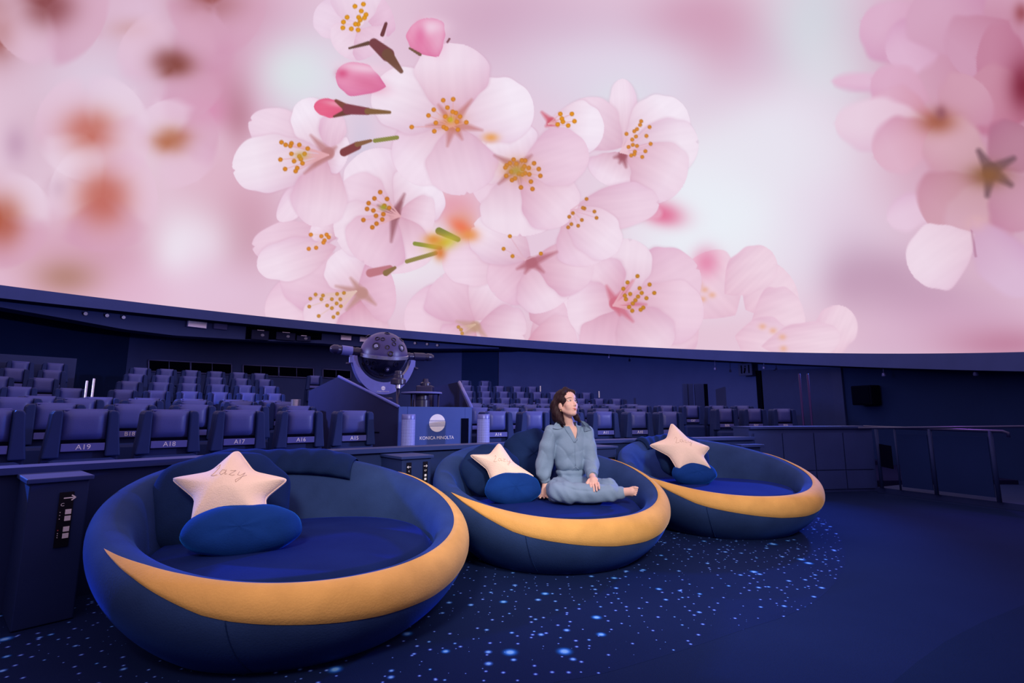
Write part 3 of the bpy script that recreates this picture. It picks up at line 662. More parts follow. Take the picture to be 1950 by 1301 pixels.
# ------------------------------------------------------------------ seating tiers, parapet, counter
ROW_OFF = {'A': 0.0, 'B': 1.15, 'C': 2.3, 'D': 3.45, 'E': 5.6, 'F': 6.8, 'G': 8.0, 'H': 9.2}
ROW_TOP = {'A': 1.096, 'B': 1.165, 'C': 1.245, 'D': 1.295, 'E': 1.495, 'F': 1.715, 'G': 1.945, 'H': 2.18}
SEAT_H = 0.97
def inside_arc(R, margin=0.25, n=400):
    ok = []
    for a in np.linspace(math.radians(40), math.radians(175), n):
        p = ROW_C + R * np.array([math.cos(a), math.sin(a)]); t = math.atan2(p[1] - DC[1], p[0] - DC[0])
        if math.hypot(p[0] - DC[0], p[1] - DC[1]) < wall_r(t) - margin: ok.append(a)
    return (min(ok), max(ok)) if ok else None
names = list(ROW_OFF)
A_RIGHT = ang(on_arc(1478, 12.1, 0.5))         # right end of the raised seating beyond the counter
edges = [12.10] + [ROW_A + ROW_OFF[k] - 0.55 for k in names[1:]] + [ROW_A + 10.4]
for i, k in enumerate(names):
    R0, R1 = edges[i], edges[i + 1]
    a0, a1 = inside_arc(R1, 0.15); z = ROW_TOP[k] - SEAT_H
    o = arc_wall('floor_tier', arc_pts(R0, a0, a1, 60), 0.0, z, R1 - R0, M['wood_step'])
    tag(o, 'carpeted seating tier, step %s of the raked audience floor' % ('one two three four five six seven eight'.split()[i]), kind='structure')
# parapet in front of the seats (left of the counter)
aL, aR = ang(np.array([-3.9, 0.6])), ang(on_arc(1440, 11.9, 0.5))
pp = arc_wall('wall_parapet', arc_pts(11.92, aL, aR, 60), 0.0, 0.725, 0.16, M['parapet'])
tag(pp, 'low dark parapet wall behind the round sofas', kind='structure')
pc_ = arc_wall('trim_3', arc_pts(11.88, aL, aR, 60), 0.725, 0.762, 0.22, M['parapet_cap'])
tag(pc_, 'flat cap rail along the low parapet', kind='structure')
# taller counter at the right, clad with panels
bL, bR = ang(on_arc(1432, 12.0, 0.5)), ang(on_arc(1668, 12.0, 0.5))
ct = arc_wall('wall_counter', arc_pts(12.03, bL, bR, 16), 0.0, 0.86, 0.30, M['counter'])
tag(ct, 'dark counter wall clad with flat panels', kind='structure')
cap = arc_wall('counter_cap', arc_pts(11.99, bL, bR - 0.002, 16), 0.86, 0.89, 0.38, M['parapet_cap'], parent=ct)
cuts = [1440, 1495, 1555, 1611, 1666]
for j in range(4):
    p0, p1 = ang(on_arc(cuts[j] + 1, 12.0, .4)), ang(on_arc(cuts[j + 1] - 1, 12.0, .4))
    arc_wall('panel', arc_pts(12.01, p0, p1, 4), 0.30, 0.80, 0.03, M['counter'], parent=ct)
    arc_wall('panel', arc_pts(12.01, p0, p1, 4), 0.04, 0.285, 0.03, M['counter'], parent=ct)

# ------------------------------------------------------------------ theatre seats
def prism_xz(bm, outline, y0, y1):
    a = [bm.verts.new((x, y0, z)) for x, z in outline]; b = [bm.verts.new((x, y1, z)) for x, z in outline]
    n = len(outline)
    bm.faces.new(a[::-1]); bm.faces.new(b)
    for i in range(n): bm.faces.new((a[i], a[(i + 1) % n], b[(i + 1) % n], b[i]))
def make_seat():
    t = thing('theatre_seat', 'seat', 'theatre seat')
    bm = bmesh.new()
    half = [(0.268, 0.05), (0.268, 0.30), (0.262, 0.50), (0.25, 0.66), (0.236, 0.80), (0.228, 0.93), (0.218, 0.955), (0.20, 0.965)]
    prism_xz(bm, half + [(-x, z) for x, z in half[::-1]], 0.03, 0.17)
    for s in (1, -1):      # side wings that hold the pad
        w = [(s * 0.152, 0.56), (s * 0.262, 0.56), (s * 0.248, 0.68), (s * 0.236, 0.80), (s * 0.226, 0.93), (s * 0.212, 0.958), (s * 0.165, 0.962), (s * 0.155, 0.94)]
        prism_xz(bm, w, -0.045, 0.04)
    sh = bm_obj('seat_shell', bm, M['shell'], t)
    bv = sh.modifiers.new('bevel', 'BEVEL'); bv.width = 0.012; bv.segments = 2; bv.limit_method = 'ANGLE'
    # headrest pad, slightly domed
    n, k = 9, 9; V = []; Fc = []
    for i in range(n):
        for j in range(k):
            u, v = i / (n - 1) * 2 - 1, j / (k - 1) * 2 - 1
            e = (1 - abs(u) ** 4) * (1 - abs(v) ** 4)
            V.append((u * 0.149, 0.02 - 0.055 * e ** 0.45, 0.835 + v * 0.135 + (0.004 if v > .9 else 0)))
    for i in range(n - 1):
        for j in range(k - 1): Fc.append((i * k + j, (i + 1) * k + j, (i + 1) * k + j + 1, i * k + j + 1))
    pad = mesh_obj('headrest_pad', V, Fc, M['pad'], t)
    box_obj('pad_top', (0, 0.055, 0.966), (0.296, 0.09, 0.016), M['plate'], t, bevel=0.006)
    box_obj('shade_gap', (0, 0.02, 0.692), (0.30, 0.05, 0.034), M['slot'], t)  # near-black box stands in for the shadow gap below the pad
    pl = box_obj('number_plate', (0, -0.022, 0.646), (0.295, 0.02, 0.066), M['plate'], t, bevel=0.003)
    box_obj('seat_cushion', (0, -0.07, 0.38), (0.46, 0.12, 0.34), M['shell'], t, rot=None, bevel=0.04)
    box_obj('seat_base', (0, 0.05, 0.03), (0.34, 0.30, 0.06), M['slot'], t, bevel=0.01)
    return t
SEAT = make_seat(); seat_used = [False]
def put_seat(row, px, number=None, label=None, group=None, text_size=0.062):
    R = ROW_A + ROW_OFF[row]; top = ROW_TOP[row]
    P = on_arc(px, R, top); d = arc_dir(P)
    if seat_used[0]: t = copy_tree(SEAT)
    else: t = SEAT; seat_used[0] = True
    t.location = (P[0], P[1], top - SEAT_H); t.rotation_euler = (0, 0, yaw_of(d))
    t.scale = (0.92, 0.92, 1) if row in 'EFGH' else (1, 1, 1)
    t['label'] = label or ('navy theatre seat with number plate %s' % number)
    t['group'] = group or 'numbered theatre seats'
    if number: NUM.append((t, number, text_size))
    return t
NUM = []
put_seat('A', -26, None, 'navy theatre seat cut off beside the seat marked A19', 'front row seats')
for px, nmb in [(166, 'A19'), (327.5, 'A18'), (459, 'A17'), (575, 'A16'), (675.5, 'A15'), (947, 'A14'), (1018, 'A13'), (1151, 'A11'), (1215.5, 'A10'), (1275, 'A09')]:
    if nmb == 'A13': put_seat('A', px, None, 'navy theatre seat right behind the sitting woman, next to A14', 'front row seats')
    else: put_seat('A', px, nmb, 'navy theatre seat in the front row marked %s' % nmb, 'front row seats')
put_seat('A', 1085, None, 'front row theatre seat hidden behind the sitting woman', 'front row seats')
put_seat('B', 252, 'B18', 'navy theatre seat in the second row marked B18', 'second row seats')
for px, nmb in [(1381, 'B08'), (1436, 'B07'), (1492, 'B06')]:
    put_seat('B', px, nmb, 'navy theatre seat marked %s above the panelled counter' % nmb, 'second row seats')
for px in (109, 370, 475, 569): put_seat('B', px, None, 'second row seat left of the projector console, plate without readable number', 'second row seats')
for px in (914, 974.5, 1034, 1090, 1147, 1201): put_seat('B', px, None, 'second row seat right of the projector console, plate without readable number', 'second row seats')
put_seat('C', 1317, 'C07', 'navy theatre seat in the third row marked C07', 'third row seats')
for px in (30, 154, 272, 370, 459, 543): put_seat('C', px, None, 'third row seat left of the projector console', 'third row seats')
for px in (905, 957, 1010, 1062, 1115, 1170, 1221, 1269, 1367, 1415): put_seat('C', px, None, 'third row seat right of the projector console, plate without readable number', 'third row seats')
for px in (78, 190, 281, 367, 445, 518): put_seat('D', px, None, 'fourth row seat left of the projector console', 'fourth row seats')
for px in (904, 950, 993, 1036, 1078, 1120, 1162, 1204): put_seat('D', px, None, 'fourth row seat right of the projector console', 'fourth row seats')
ORD = {'E': 'fifth', 'F': 'sixth', 'G': 'seventh', 'H': 'eighth'}
UP = {'E': (38, 136, 236, 300, 362, 419.5, 473, 523, 890, 926, 962, 998, 1036, 1072, 1106, 1141, 1174),
      'F': (-4, 84, 248, 307, 361, 415, 467, 514, 892, 925, 959, 991, 1023, 1055, 1086, 1117),
      'G': (28, 100, 259, 311, 362, 412, 460, 504, 890, 922, 952, 985, 1014),
      'H': (-30, 40, 106, 268, 318, 365, 412, 455, 495, 600, 886, 924)}
for r, L in UP.items():
    for px in L:
        blk = 'beyond the steel poles at the far aisle' if px < 150 else ('in the raised block behind the console' if px < 620 else 'in the raised block right of the console')
        put_seat(r, px, None, '%s row theatre seat %s' % (ORD[r], blk), '%s row seats' % ORD[r])
a_names = [(ang(on_arc(px, ROW_A, 1.1)), n_) for px, n_ in [(166, 'A19'), (327.5, 'A18'), (459, 'A17'), (575, 'A16'), (675.5, 'A15'), (800, 'the left half of the console'), (880, 'the right half of the console'), (947, 'A14'), (1018, 'the seat next to A14'), (1085, 'the sitting woman'), (1151, 'A11'), (1215.5, 'A10'), (1275, 'A09'), (1340, 'the cushion on the last sofa'), (1410, 'the small shelf block'), (1470, 'the panelled counter')]]
seen = {}
for t in [o for o in scene.objects if o.name.startswith('theatre_seat') and o.parent is None]:
    lb = t['label']
    if ' marked ' in lb or 'A19' in lb or 'A14' in lb or 'hidden' in lb: continue
    a_ = ang(np.array(t.location)); order = lb.split(' row')[0]
    best = min(a_names, key=lambda q: abs(q[0] - a_))
    if a_ > a_names[0][0] + 0.03: new = '%s row theatre seat out beyond A19, %s' % (order, ['inner', 'second', 'third', 'outermost'][min(3, int((a_ - a_names[0][0] - 0.03) / 0.045))])
    else: new = '%s row theatre seat straight behind %s' % (order, best[1])
    if new in seen: new = new.replace('straight behind', 'slightly aside behind')
    if new in seen: new = new.replace('slightly aside behind', 'farther aside behind')
    seen[new] = 1; t['label'] = new
for t, s, ts in NUM:      # white printed numbers on the plates
    pl = [c for c in t.children if c.name.startswith('number_plate')][0]
    text_obj('seat_number', s, ts, M['white'], pl, (0.0, -0.0335, 0.646))

# ------------------------------------------------------------------ crescent sofas
S_RB, S_RM, S_RC, S_ZF, S_ZB, S_P, S_BUL, S_OFF = 0.63, 0.971, 0.865, 0.373, 0.772, 1.10, 0.479, 0.237
SEAT_Z = 0.345
def bez(p0, p1, p2, p3, t): return tuple((1 - t) ** 3 * a + 3 * (1 - t) ** 2 * t * b + 3 * (1 - t) * t * t * c + t ** 3 * d for a, b, c, d in zip(p0, p1, p2, p3))
def sofa_surf(ph, s):
    c = ((1 + math.cos(ph)) / 2) ** S_P; zt = S_ZF + (S_ZB - S_ZF) * c
    if s <= 1: r, z = bez((S_RB, 0.0), (S_RM, S_BUL * zt), (S_RM, zt), (S_RC, zt), s)
    else:
        ri = 0.70 + 0.03 * (1 - c)
        zb = SEAT_Z - 0.06
        r, z = bez((S_RC, zt), (S_RC - 0.11, zt), (ri + 0.01, max(zt - 0.10, zb)), (ri, zb), s - 1)
    return Vector((r * math.sin(ph), r * math.cos(ph) + S_OFF * z, z))
def sofa_norm(ph, s):
    e = 0.01; s0, s1 = max(s - e, 0), min(s + e, 2)
    a = sofa_surf(ph + e, s) - sofa_surf(ph - e, s); b = sofa_surf(ph, s1) - sofa_surf(ph, s0)
    return a.cross(b).normalized()
def grid_mesh(name, f, us, vs, m, parent=None, wrap=False, smooth=True):
    V = [f(u, v) for u in us for v in vs]; k = len(vs); n = len(us); Fc = []
    for i in range(n if wrap else n - 1):
        for j in range(k - 1):
            a, b = i * k + j, ((i + 1) % n) * k + j
            Fc.append((a, b, b + 1, a + 1))
    return mesh_obj(name, V, Fc, m, parent, smooth)
_sgn = 1 if sofa_norm(math.pi, 0.3).y < 0 else -1
def sofa_out(ph, s, d): return sofa_surf(ph, s) + sofa_norm(ph, s) * (_sgn * d)
T_LOW = ([0, 18, 30, 40, 46, 54, 60, 68, 79, 88, 95], [.40, .42, .455, .49, .51, .54, .575, .66, .77, .835, .875])
T_HIGH = ([0, 66, 78, 88, 95], [1.015, 1.01, .97, .91, .875])
def make_sofa():
    t = thing('crescent_sofa', 'sofa', 'sofa')
    us = np.radians(np.arange(0, 360, 3))
    sh = grid_mesh('sofa_shell', lambda a, s: sofa_surf(a, s), us, np.concatenate([np.linspace(0, 1, 22), np.linspace(1, 2, 14)[1:]]), M['velvet'], t, wrap=True)
    # yellow crescent band along the front rim
    def band(dl, q):
        lo, hi = np.interp(abs(dl), *T_LOW), np.interp(abs(dl), *T_HIGH)
        s = lo + (hi - lo) * q; ph = math.radians(dl - 20 + 180)
        edge = min(1.0, min(q, 1 - q) * 8, (95 - abs(dl)) / 6)
        return sofa_out(ph, s, 0.002 + 0.007 * max(edge, 0) ** 0.5)
    grid_mesh('crescent_band', band, np.linspace(-95, 95, 110), np.linspace(0, 1, 17), M['yellow'], t)
    # seat cushion
    def seat(a, q):
        ri = 0.735; wv = 0.006 * math.sin(3 * a + 4 * q) * q
        z = SEAT_Z + 0.03 * (1 - q ** 3) - 0.05 * max(q - 0.93, 0) / 0.07 + wv
        return Vector((ri * q * math.sin(a), ri * q * math.cos(a) + S_OFF * SEAT_Z, z))
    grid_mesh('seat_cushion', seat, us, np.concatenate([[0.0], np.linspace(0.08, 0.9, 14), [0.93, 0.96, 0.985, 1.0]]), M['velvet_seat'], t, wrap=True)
    for dg in (35, -95, 150):
        ph = math.radians(dg + 180); hi = np.interp(abs(dg + 20), *T_LOW) if abs(dg + 20) < 95 else 0.95
        tube('seam', [sofa_out(ph, s, 0.0005) for s in np.linspace(0.01, hi, 14)], 0.0025, M['velvet_dark'], t, n=5)
    return t
SOFA = make_sofa()
SOFAS = []
for i, (x, y, yw, lb) in enumerate([(-1.122, 2.839, 0.727, 'big round navy sofa with yellow crescent, standing before seats A18 to A15'),
                                    (0.333, 4.110, 0.367, 'round navy sofa with yellow crescent on which the woman sits'),
                                    (2.028, 5.046, 0.153, 'round navy sofa with yellow crescent standing beside the panelled counter')]):
    s = SOFA if i == 0 else copy_tree(SOFA)
    s.location = (x, y, 0.004); s.rotation_euler = (0, 0, yw); tag(s, lb, 'sofa', 'crescent sofas'); SOFAS.append(s)
def sofa_world(i, v):
    x, y, yw = [(-1.122, 2.839, 0.727), (0.333, 4.110, 0.367), (2.028, 5.046, 0.153)][i]
    c, s = math.cos(yw), math.sin(yw)
    return Vector((x + c * v[0] - s * v[1], y + s * v[0] + c * v[1], v[2] + 0.004))
# long cushions draped over the back rim
def drape(i, p0, p1, s0, s1, puff, label, seed=0):
    ph0, ph1 = math.radians(p0), math.radians(p1)
    def f(u, v):
        ph = ph0 + (ph1 - ph0) * u
        e = (1 - abs(2 * u - 1) ** 10) ** 0.5; k = v if v <= 1 else 2 - v
        s = s0 + (s1 - s0) * k
        g = (1 - abs(2 * k - 1) ** 6) ** 0.5
        wr = 0.006 * math.sin(40 * u + 6 * k + seed) * (0.4 + k) + 0.01 * math.sin(9 * u + seed)
        d = (0.012 + (puff + wr) * e * g) if v <= 1 else 0.006
        return sofa_world(i, sofa_out(ph, s, d))
    us = np.linspace(0, 1, 60); vs = np.concatenate([np.linspace(0, 1, 18), np.linspace(1, 2, 10)[1:]])
    o = grid_mesh('draped_cushion', f, us, vs, M['velvet_dark'])
    return tag(o, label, 'cushion', 'cushions draped over the sofa backs')
drape(0, -20, 46, 0.84, 1.58, 0.026, 'long dark navy cushion draped over the back of the sofa before seats A18 to A15', 1)
drape(2, -30, 18, 0.84, 1.50, 0.026, 'long dark navy cushion draped over the back of the sofa beside the counter', 2)

def frame(n, up=(0, 0, 1)):
    n = Vector(n).normalized(); u = Vector(up); u = (u - n * u.dot(n)).normalized(); r = u.cross(n)
    return Matrix((r, u, n)).transposed()      # columns: right, up, normal(front)
def pillow(name, c, n, a, b, th, m, label, roll=0.0, pw=2.4, seed=0, wr=0.01, group=None):
    Rm = frame(n) @ Matrix.Rotation(roll, 3, 'Z'); V = []; Fc = []; nu, nv = 56, 24
    rnd = random.Random(seed); ph = [rnd.uniform(0, 6) for _ in range(6)]
    for i in range(nv + 1):
        el = -math.pi / 2 + math.pi * i / nv
        for j in range(nu):
            az = 2 * math.pi * j / nu
            ca, sa = math.cos(az), math.sin(az); f = 2 / pw
            ex, ey = math.copysign(abs(ca) ** f, ca), math.copysign(abs(sa) ** f, sa)
            ce = math.cos(el) ** 0.75; z = math.sin(el)
            k = wr * (math.sin(5 * az + ph[0] + 3 * z) + 0.7 * math.sin(9 * az + ph[1]) * ce + 0.5 * math.sin(7 * ex + ph[2]) * math.sin(6 * ey + ph[3]))
            V.append(Rm @ Vector(((a + k) * ex * ce, (b + k) * ey * ce, (th + 0.4 * k) * z)) + Vector(tuple(map(float, c))))
    for i in range(nv):
        for j in range(nu): Fc.append((i * nu + j, i * nu + (j + 1) % nu, (i + 1) * nu + (j + 1) % nu, (i + 1) * nu + j))
    o = mesh_obj(name, V, Fc, m)
    # piping round the rim
    return tag(o, label, 'cushion', group)
# round back cushions
pillow('back_cushion', at_y(425, 955, 3.02), (0.45, -0.75, 0.35), 0.36, 0.29, 0.13, M['velvet_dark'], 'large round navy cushion behind the cream star before seat A18', seed=1, wr=0.007, group='dark back cushions')
pillow('back_cushion', at_y(935, 895, 4.42), (0.35, -0.8, 0.4), 0.26, 0.22, 0.11, M['velvet_dark'], 'rumpled dark cushion behind the tilted star beside the woman', seed=2, wr=0.008, group='dark back cushions')
pillow('back_cushion', at_y(1012, 868, 4.75), (0.15, -0.85, 0.25), 0.25, 0.25, 0.11, M['velvet_dark'], 'upright wrinkled navy cushion directly behind the woman', seed=3, wr=0.008, roll=0.15, group='dark back cushions')
pillow('back_cushion', at_y(1300, 870, 5.36), (0.25, -0.85, 0.3), 0.30, 0.22, 0.11, M['velvet_dark'], 'dark navy cushion behind the star on the sofa by the counter', seed=4, wr=0.007, group='dark back cushions')
# oval bolsters
def bolster(px, py, z, a, b, th, n, label, seed): return pillow('bolster', at_z(px, py, z), n, a, b, th, M['velvet_blue'], label, seed=seed, wr=0.0022, pw=2.15, group='oval blue bolsters')
bolster(463, 1010, 0.475, 0.275, 0.125, 0.11, (0.25, -0.85, 0.35), 'oval blue velvet bolster in front of the star before seat A18', 11)
bolster(977, 931, 0.475, 0.225, 0.125, 0.10, (0.2, -0.9, 0.3), 'oval blue velvet bolster touching the hand of the woman', 12)
bolster(1322, 902, 0.475, 0.225, 0.115, 0.10, (0.1, -0.9, 0.3), 'oval blue velvet bolster on the sofa by the counter', 13)

# star pillows
def star_pillow(tips, Y, label, lean=0.75, th=0.085):
    """tips: the five points of the star in the photograph; the pillow leans back by 'lean' (depth per height)"""
    Q = np.array(tips, float); c = Q.mean(0)
    P0 = at_y(c[0], c[1], Y); s = (P0[1] * CT + (P0[2] - CAM_H) * ST) / F_PX
    toW = lambda v: np.array([v[0], v[1] * lean * CT - v[1] * ST, v[1] * lean * ST + v[1] * CT])
    ctl = (Q - c) * s * [1, -1]
    per = 20; out = []
    for k in range(5):
        a_, b_ = ctl[k], ctl[(k + 1) % 5]; m_ = (a_ + b_) / 2 * 0.71
        for (p_, q_) in ((a_, m_), (m_, b_)):
            for i in range(per): out.append(p_ + (q_ - p_) * i / per)
    O = np.array(out); ker = np.array([1, 2, 3, 4, 3, 2, 1.0]); ker /= ker.sum()
    for _ in range(2):
        e = np.concatenate([O[-3:], O, O[:3]]); O = np.stack([np.convolve(e[:, 0], ker, 'valid'), np.convolve(e[:, 1], ker, 'valid')], -1)
    R = np.abs(ctl).max(); nrm = np.cross([1, 0, 0], toW((0, 1))); nrm = nrm / np.linalg.norm(nrm)
    if nrm @ (CAMP - P0) < 0: nrm = -nrm
    root = thing('star_pillow', label, 'pillow', group='star pillows')
    rings = [0.0, .15, .3, .45, .6, .72, .82, .9, .95, .985, 1.0]
    seg = np.roll(O, -1, 0) - O
    def dist(p):
        w = p - O; t = np.clip((w * seg).sum(1) / (seg ** 2).sum(1), 0, 1); q = ((w - seg * t[:, None]) ** 2).sum(1) + 1e-10; return ((q ** -3).sum() / 4) ** (-1 / 6)
    V = []; Fc = []; n = len(O); hmax = dist(np.zeros(2))
    loc = lambda p, h: tuple(P0 + toW(p) + nrm * h)
    def height(p): return th * R / 0.33 * (min(dist(p) / hmax, 1.0)) ** 0.55
    for side in (1, -1):
        base = len(V)
        for q in rings:
            for k in range(n): V.append(loc(O[k] * q, side * height(O[k] * q) if q < 1 else 0.0))
        for i in range(len(rings) - 1):
            for k in range(n):
                f = (base + i * n + k, base + i * n + (k + 1) % n, base + (i + 1) * n + (k + 1) % n, base + (i + 1) * n + k)
                Fc.append(f if side < 0 else f[::-1])
    mesh_obj('star_body', V, Fc, M['cream'], root)
    tube('piping', [loc(O[k % n], 0) for k in range(n + 1)], 0.004, M['cream'], root, n=6)
    # handwritten word in thread across the upper part
    W = [[(-.26, .30), (-.22, .36), (-.20, .30), (-.24, .20), (-.27, .16), (-.22, .15), (-.15, .17)],
         [(-.07, .24), (-.12, .25), (-.14, .19), (-.10, .16), (-.06, .20), (-.06, .25), (-.05, .17), (-.01, .18)],
         [(.0, .24), (.07, .25), (.01, .17), (.06, .16), (.09, .18)],
         [(.12, .24), (.12, .18), (.16, .17), (.20, .23), (.19, .12), (.15, .05), (.13, .09), (.19, .15), (.26, .2)]]
    for st in W:
        pts = []
        for i in range(len(st) - 1):
            for q in np.linspace(0, 1, 5)[:-1]:
                p = (np.array(st[i]) * (1 - q) + np.array(st[i + 1]) * q) * R * 1.0 * np.array([1, .8]); pts.append(loc(p, height(p) + 0.001))
        tube('stitched_letter', pts, 0.0012, M['stitch'], root, n=4)
    return root
star_pillow([(425, 868), (543, 917), (530, 985), (390, 990), (316, 916)], 2.72, 'cream plush star pillow on the sofa before seats A18 to A15')
star_pillow([(950, 850), (1018, 906), (992, 934), (938, 916), (892, 871)], 4.17, 'cream plush star pillow tilted over the bolster beside the woman')
star_pillow([(1290, 811), (1354, 853), (1346, 890), (1284, 892), (1237, 850)], 5.12, 'cream plush star pillow on the sofa beside the counter')

# ------------------------------------------------------------------ projector console
def slab(name, pts, th, m, parent=None, away=None):
    """flat polygon given by 3D points, extruded by th along its normal (towards 'away')"""
    P = [Vector(tuple(map(float, p))) for p in pts]; n = (P[1] - P[0]).cross(P[2] - P[0]).normalized()
    if away is not None and n.dot(Vector(tuple(map(float, away))) - P[0]) < 0: n = -n
    k = len(P); V = P + [p + n * th for p in P]
    Fc = [tuple(range(k)), tuple(range(2 * k - 1, k - 1, -1))] + [(i, i + k, (i + 1) % k + k, (i + 1) % k) for i in range(k)]
    o = mesh_obj(name, V, Fc, m, parent, False)
    bm = bmesh.new(); bm.from_mesh(o.data); bmesh.ops.recalc_face_normals(bm, faces=bm.faces); bm.to_mesh(o.data); bm.free()
    return o
con = thing('projector_console', 'navy projector console with round white logo and sloping side panels', 'console')
RC = 13.78; ZA = ROW_TOP['A'] - SEAT_H; ZT = 1.155
def con_pt(px, z, R=RC): return on_arc(px, R, z)
L0, R0_ = on_arc(760, RC, ZT), on_arc(899, RC, ZT)
xd = R0_ - L0; xd[2] = 0; W_ = np.hypot(*xd[:2]); xd = xd / W_; yd = np.array([-xd[1], xd[0], 0])     # right, back
def CP(x, y, z): return np.array([L0[0], L0[1], 0]) + xd * x + yd * y + np.array([0, 0, z])
far = CP(W_ / 2, 6, 1)
sx = [0, 0.115, 0.955 * W_ - 0.06, W_]
slab('front_panel', [CP(sx[1] + .004, 0, ZA), CP(sx[2] - .004, 0, ZA), CP(sx[2] - .004, 0, ZT), CP(sx[1] + .004, 0, ZT)], 0.03, M['console'], con, far)
slab('front_panel', [CP(0, .002, ZA), CP(sx[1], .002, ZA), CP(sx[1], .002, ZT), CP(0, .002, ZT)], 0.03, M['console'], con, far)
slab('front_panel', [CP(sx[2], .002, ZA), CP(W_, .002, ZA), CP(W_, .002, ZT), CP(sx[2], .002, ZT)], 0.03, M['console'], con, far)
slab('recess_shade_slab', [CP(sx[2] - .06, -.012, ZA), CP(sx[2] + .05, -.012, ZA), CP(sx[2] + .05, -.012, 1.0), CP(sx[2] - .06, -.012, 1.0)], 0.012, M['slot'], con, far)  # near-black slab put in for the shade of an upright recess
BL = at_y(645, 717, 7.75); BR = at_y(875, 728, 8.25)
FLo = np.array([BL[0], BL[1], ZA]); FRo = np.array([BR[0], BR[1], ZA])
slab('side_panel', [CP(0, .03, ZA), CP(0, .03, ZT), BL, FLo], 0.04, M['console_dark'], con, far)
slab('side_panel', [CP(W_, .03, ZA), CP(W_, .03, ZT), BR, FRo], 0.04, M['console_dark'], con, CP(-3, 2, 1))
tube('edge_rail', [CP(0, .02, ZT), BL], 0.022, M['console_edge'], con, n=6)
tube('edge_rail', [CP(W_, .02, ZT), BR], 0.026, M['console_edge'], con, n=6)
BL2 = at_y(588, 745, 8.6); FL2 = np.array([BL2[0], BL2[1], ZA])
slab('rear_panel', [FLo, BL, BL2, FL2], 0.04, M['console_dark'], con, far)
BR2 = at_y(830, 738, 9.0); FR2 = np.array([BR2[0], BR2[1], ZA])
slab('rear_panel', [FRo, BR, BR2, FR2], 0.04, M['console_dark'], con, CP(-3, 2, 1))
slab('side_door', [CP(-.004, .25, ZA), CP(-.004, .25, .97), CP(-.05, .62, .97), CP(-.05, .62, ZA)], 0.01, M['slot'], con, CP(-4, .3, 1))
slab('inner_deck', [CP(0.02, .04, .80), CP(W_ - .02, .04, .80), CP(W_ + .3, 1.2, .80), CP(-.3, 1.2, .80)], 0.02, M['slot'], con)
yw = math.atan2(xd[1], xd[0])
def face_obj(name, builder, parent): return builder
# round logo: a disc cut by thin gaps
def logo(parent, c, right, up, out, R, gaps, m):
    root = None; edges_ = [-1.0]
    for g0, g1 in gaps: edges_ += [g0, g1]
    edges_.append(1.0)
    for i in range(0, len(edges_), 2):
        z0, z1 = edges_[i], edges_[i + 1]; a0, a1 = math.asin(z0), math.asin(z1); k = 12
        pts = [(math.cos(a), math.sin(a)) for a in np.linspace(a0, a1, k)] + [(-math.cos(a), math.sin(a)) for a in np.linspace(a1, a0, k)]
        V = [c + right * x * R + up * z * R + out * 0.002 for x, z in pts]
        V2 = [v - out * 0.0015 for v in V]; n = len(V)
        mesh_obj('logo_band', V + V2, [tuple(range(n))] + [(i_, i_ + n, (i_ + 1) % n + n, (i_ + 1) % n) for i_ in range(n)], m, parent, False)
UPV = np.array([0, 0, 1.0])
lc = on_arc(832, RC, 0.93); lx = (lc - np.array([L0[0], L0[1], 0])) @ xd
gp = [(-.36, -.30), (-.20, -.15), (-.05, -.01), (.10, .14), (.24, .30)]
logo(con, CP(lx, 0, .94), xd, UPV, -yd, 0.118, gp, M['white'])
def con_text(s, x, z, size):
    o = text_obj('logo_text', s, size, M['white'], con, tuple(CP(x, -.0025, z)), (math.pi / 2, 0, yw)); return o
tx_ = con_text('KONICA MINOLTA', lx, .742, 0.06); k_ = 0.50 / max(v.co.x for v in tx_.data.vertices) / 2; tx_.scale = (k_, k_ * 1.05, 1)

# star projector standing in the console
pj = thing('star_projector', 'dark star projector ball with bright belt, side arms and cradle', 'projector')
BC = Vector(tuple(at_y(731, 677, 7.75))); BRad = 0.365
bax = Vector((0.10, -0.20, 0.97)).normalized()
pr = [(BRad * math.cos(a), BRad * math.sin(a)) for a in np.linspace(0.02, math.pi / 2, 20)]
lathe('upper_ball', pr, M['ball_top'], pj, 64, BC, bax)
lathe('lower_ball', [(r, -z) for r, z in pr][::-1], M['ball_low'], pj, 64, BC, bax)
lathe('belt', [(BRad + .004, -.028), (BRad + .012, -.024), (BRad + .012, .024), (BRad + .004, .028)], M['steel'], pj, 64, BC, bax)
def on_ball(px, py):
    d = Vector(tuple(ray(px, py))).normalized(); o = Vector(tuple(CAMP)) - BC; b = o.dot(d); c = o.dot(o) - (BRad + .001) ** 2
    return Vector(tuple(CAMP)) + d * (-b - math.sqrt(max(b * b - c, 0)))
for px, py, r, kind in [(716, 659, 7, 1), (765, 663, 7, 1), (718.5, 645, 4.5, 0), (729, 646, 4, 0), (738, 661.5, 4, 0), (750.5, 655.5, 4, 0), (750, 647, 4.5, 0), (737.5, 635, 5, 0), (764, 647, 5, 0), (744, 674, 5, 0), (700, 640, 4, 0),
                        (738, 704, 5, 1), (754, 694, 5, 0), (700, 690, 5, 0), (712, 692, 5, 0), (691, 694, 4, 0), (709, 702, 4, 0), (726, 714, 5, 0)]:
    p = on_ball(px, py); n = (p - BC).normalized(); rr = r * 0.0078
    ln = lathe('lens_port', [(rr * 1.1, -.004), (rr * 1.1, .006), (rr * .85, .008), (rr * .8, -.002)], M['black_metal'] if kind else M['ball_low'], pj, 20, p, n)
    if kind: lathe('lens', [(rr * .6, .0), (rr * .5, .008), (rr * .2, .012), (0.0002, .013)], M['glass_lens'], ln, 16, p, n)
aL_, aR_ = Vector(tuple(at_y(628, 664, 7.35))), Vector(tuple(at_y(826, 681, 8.2)))
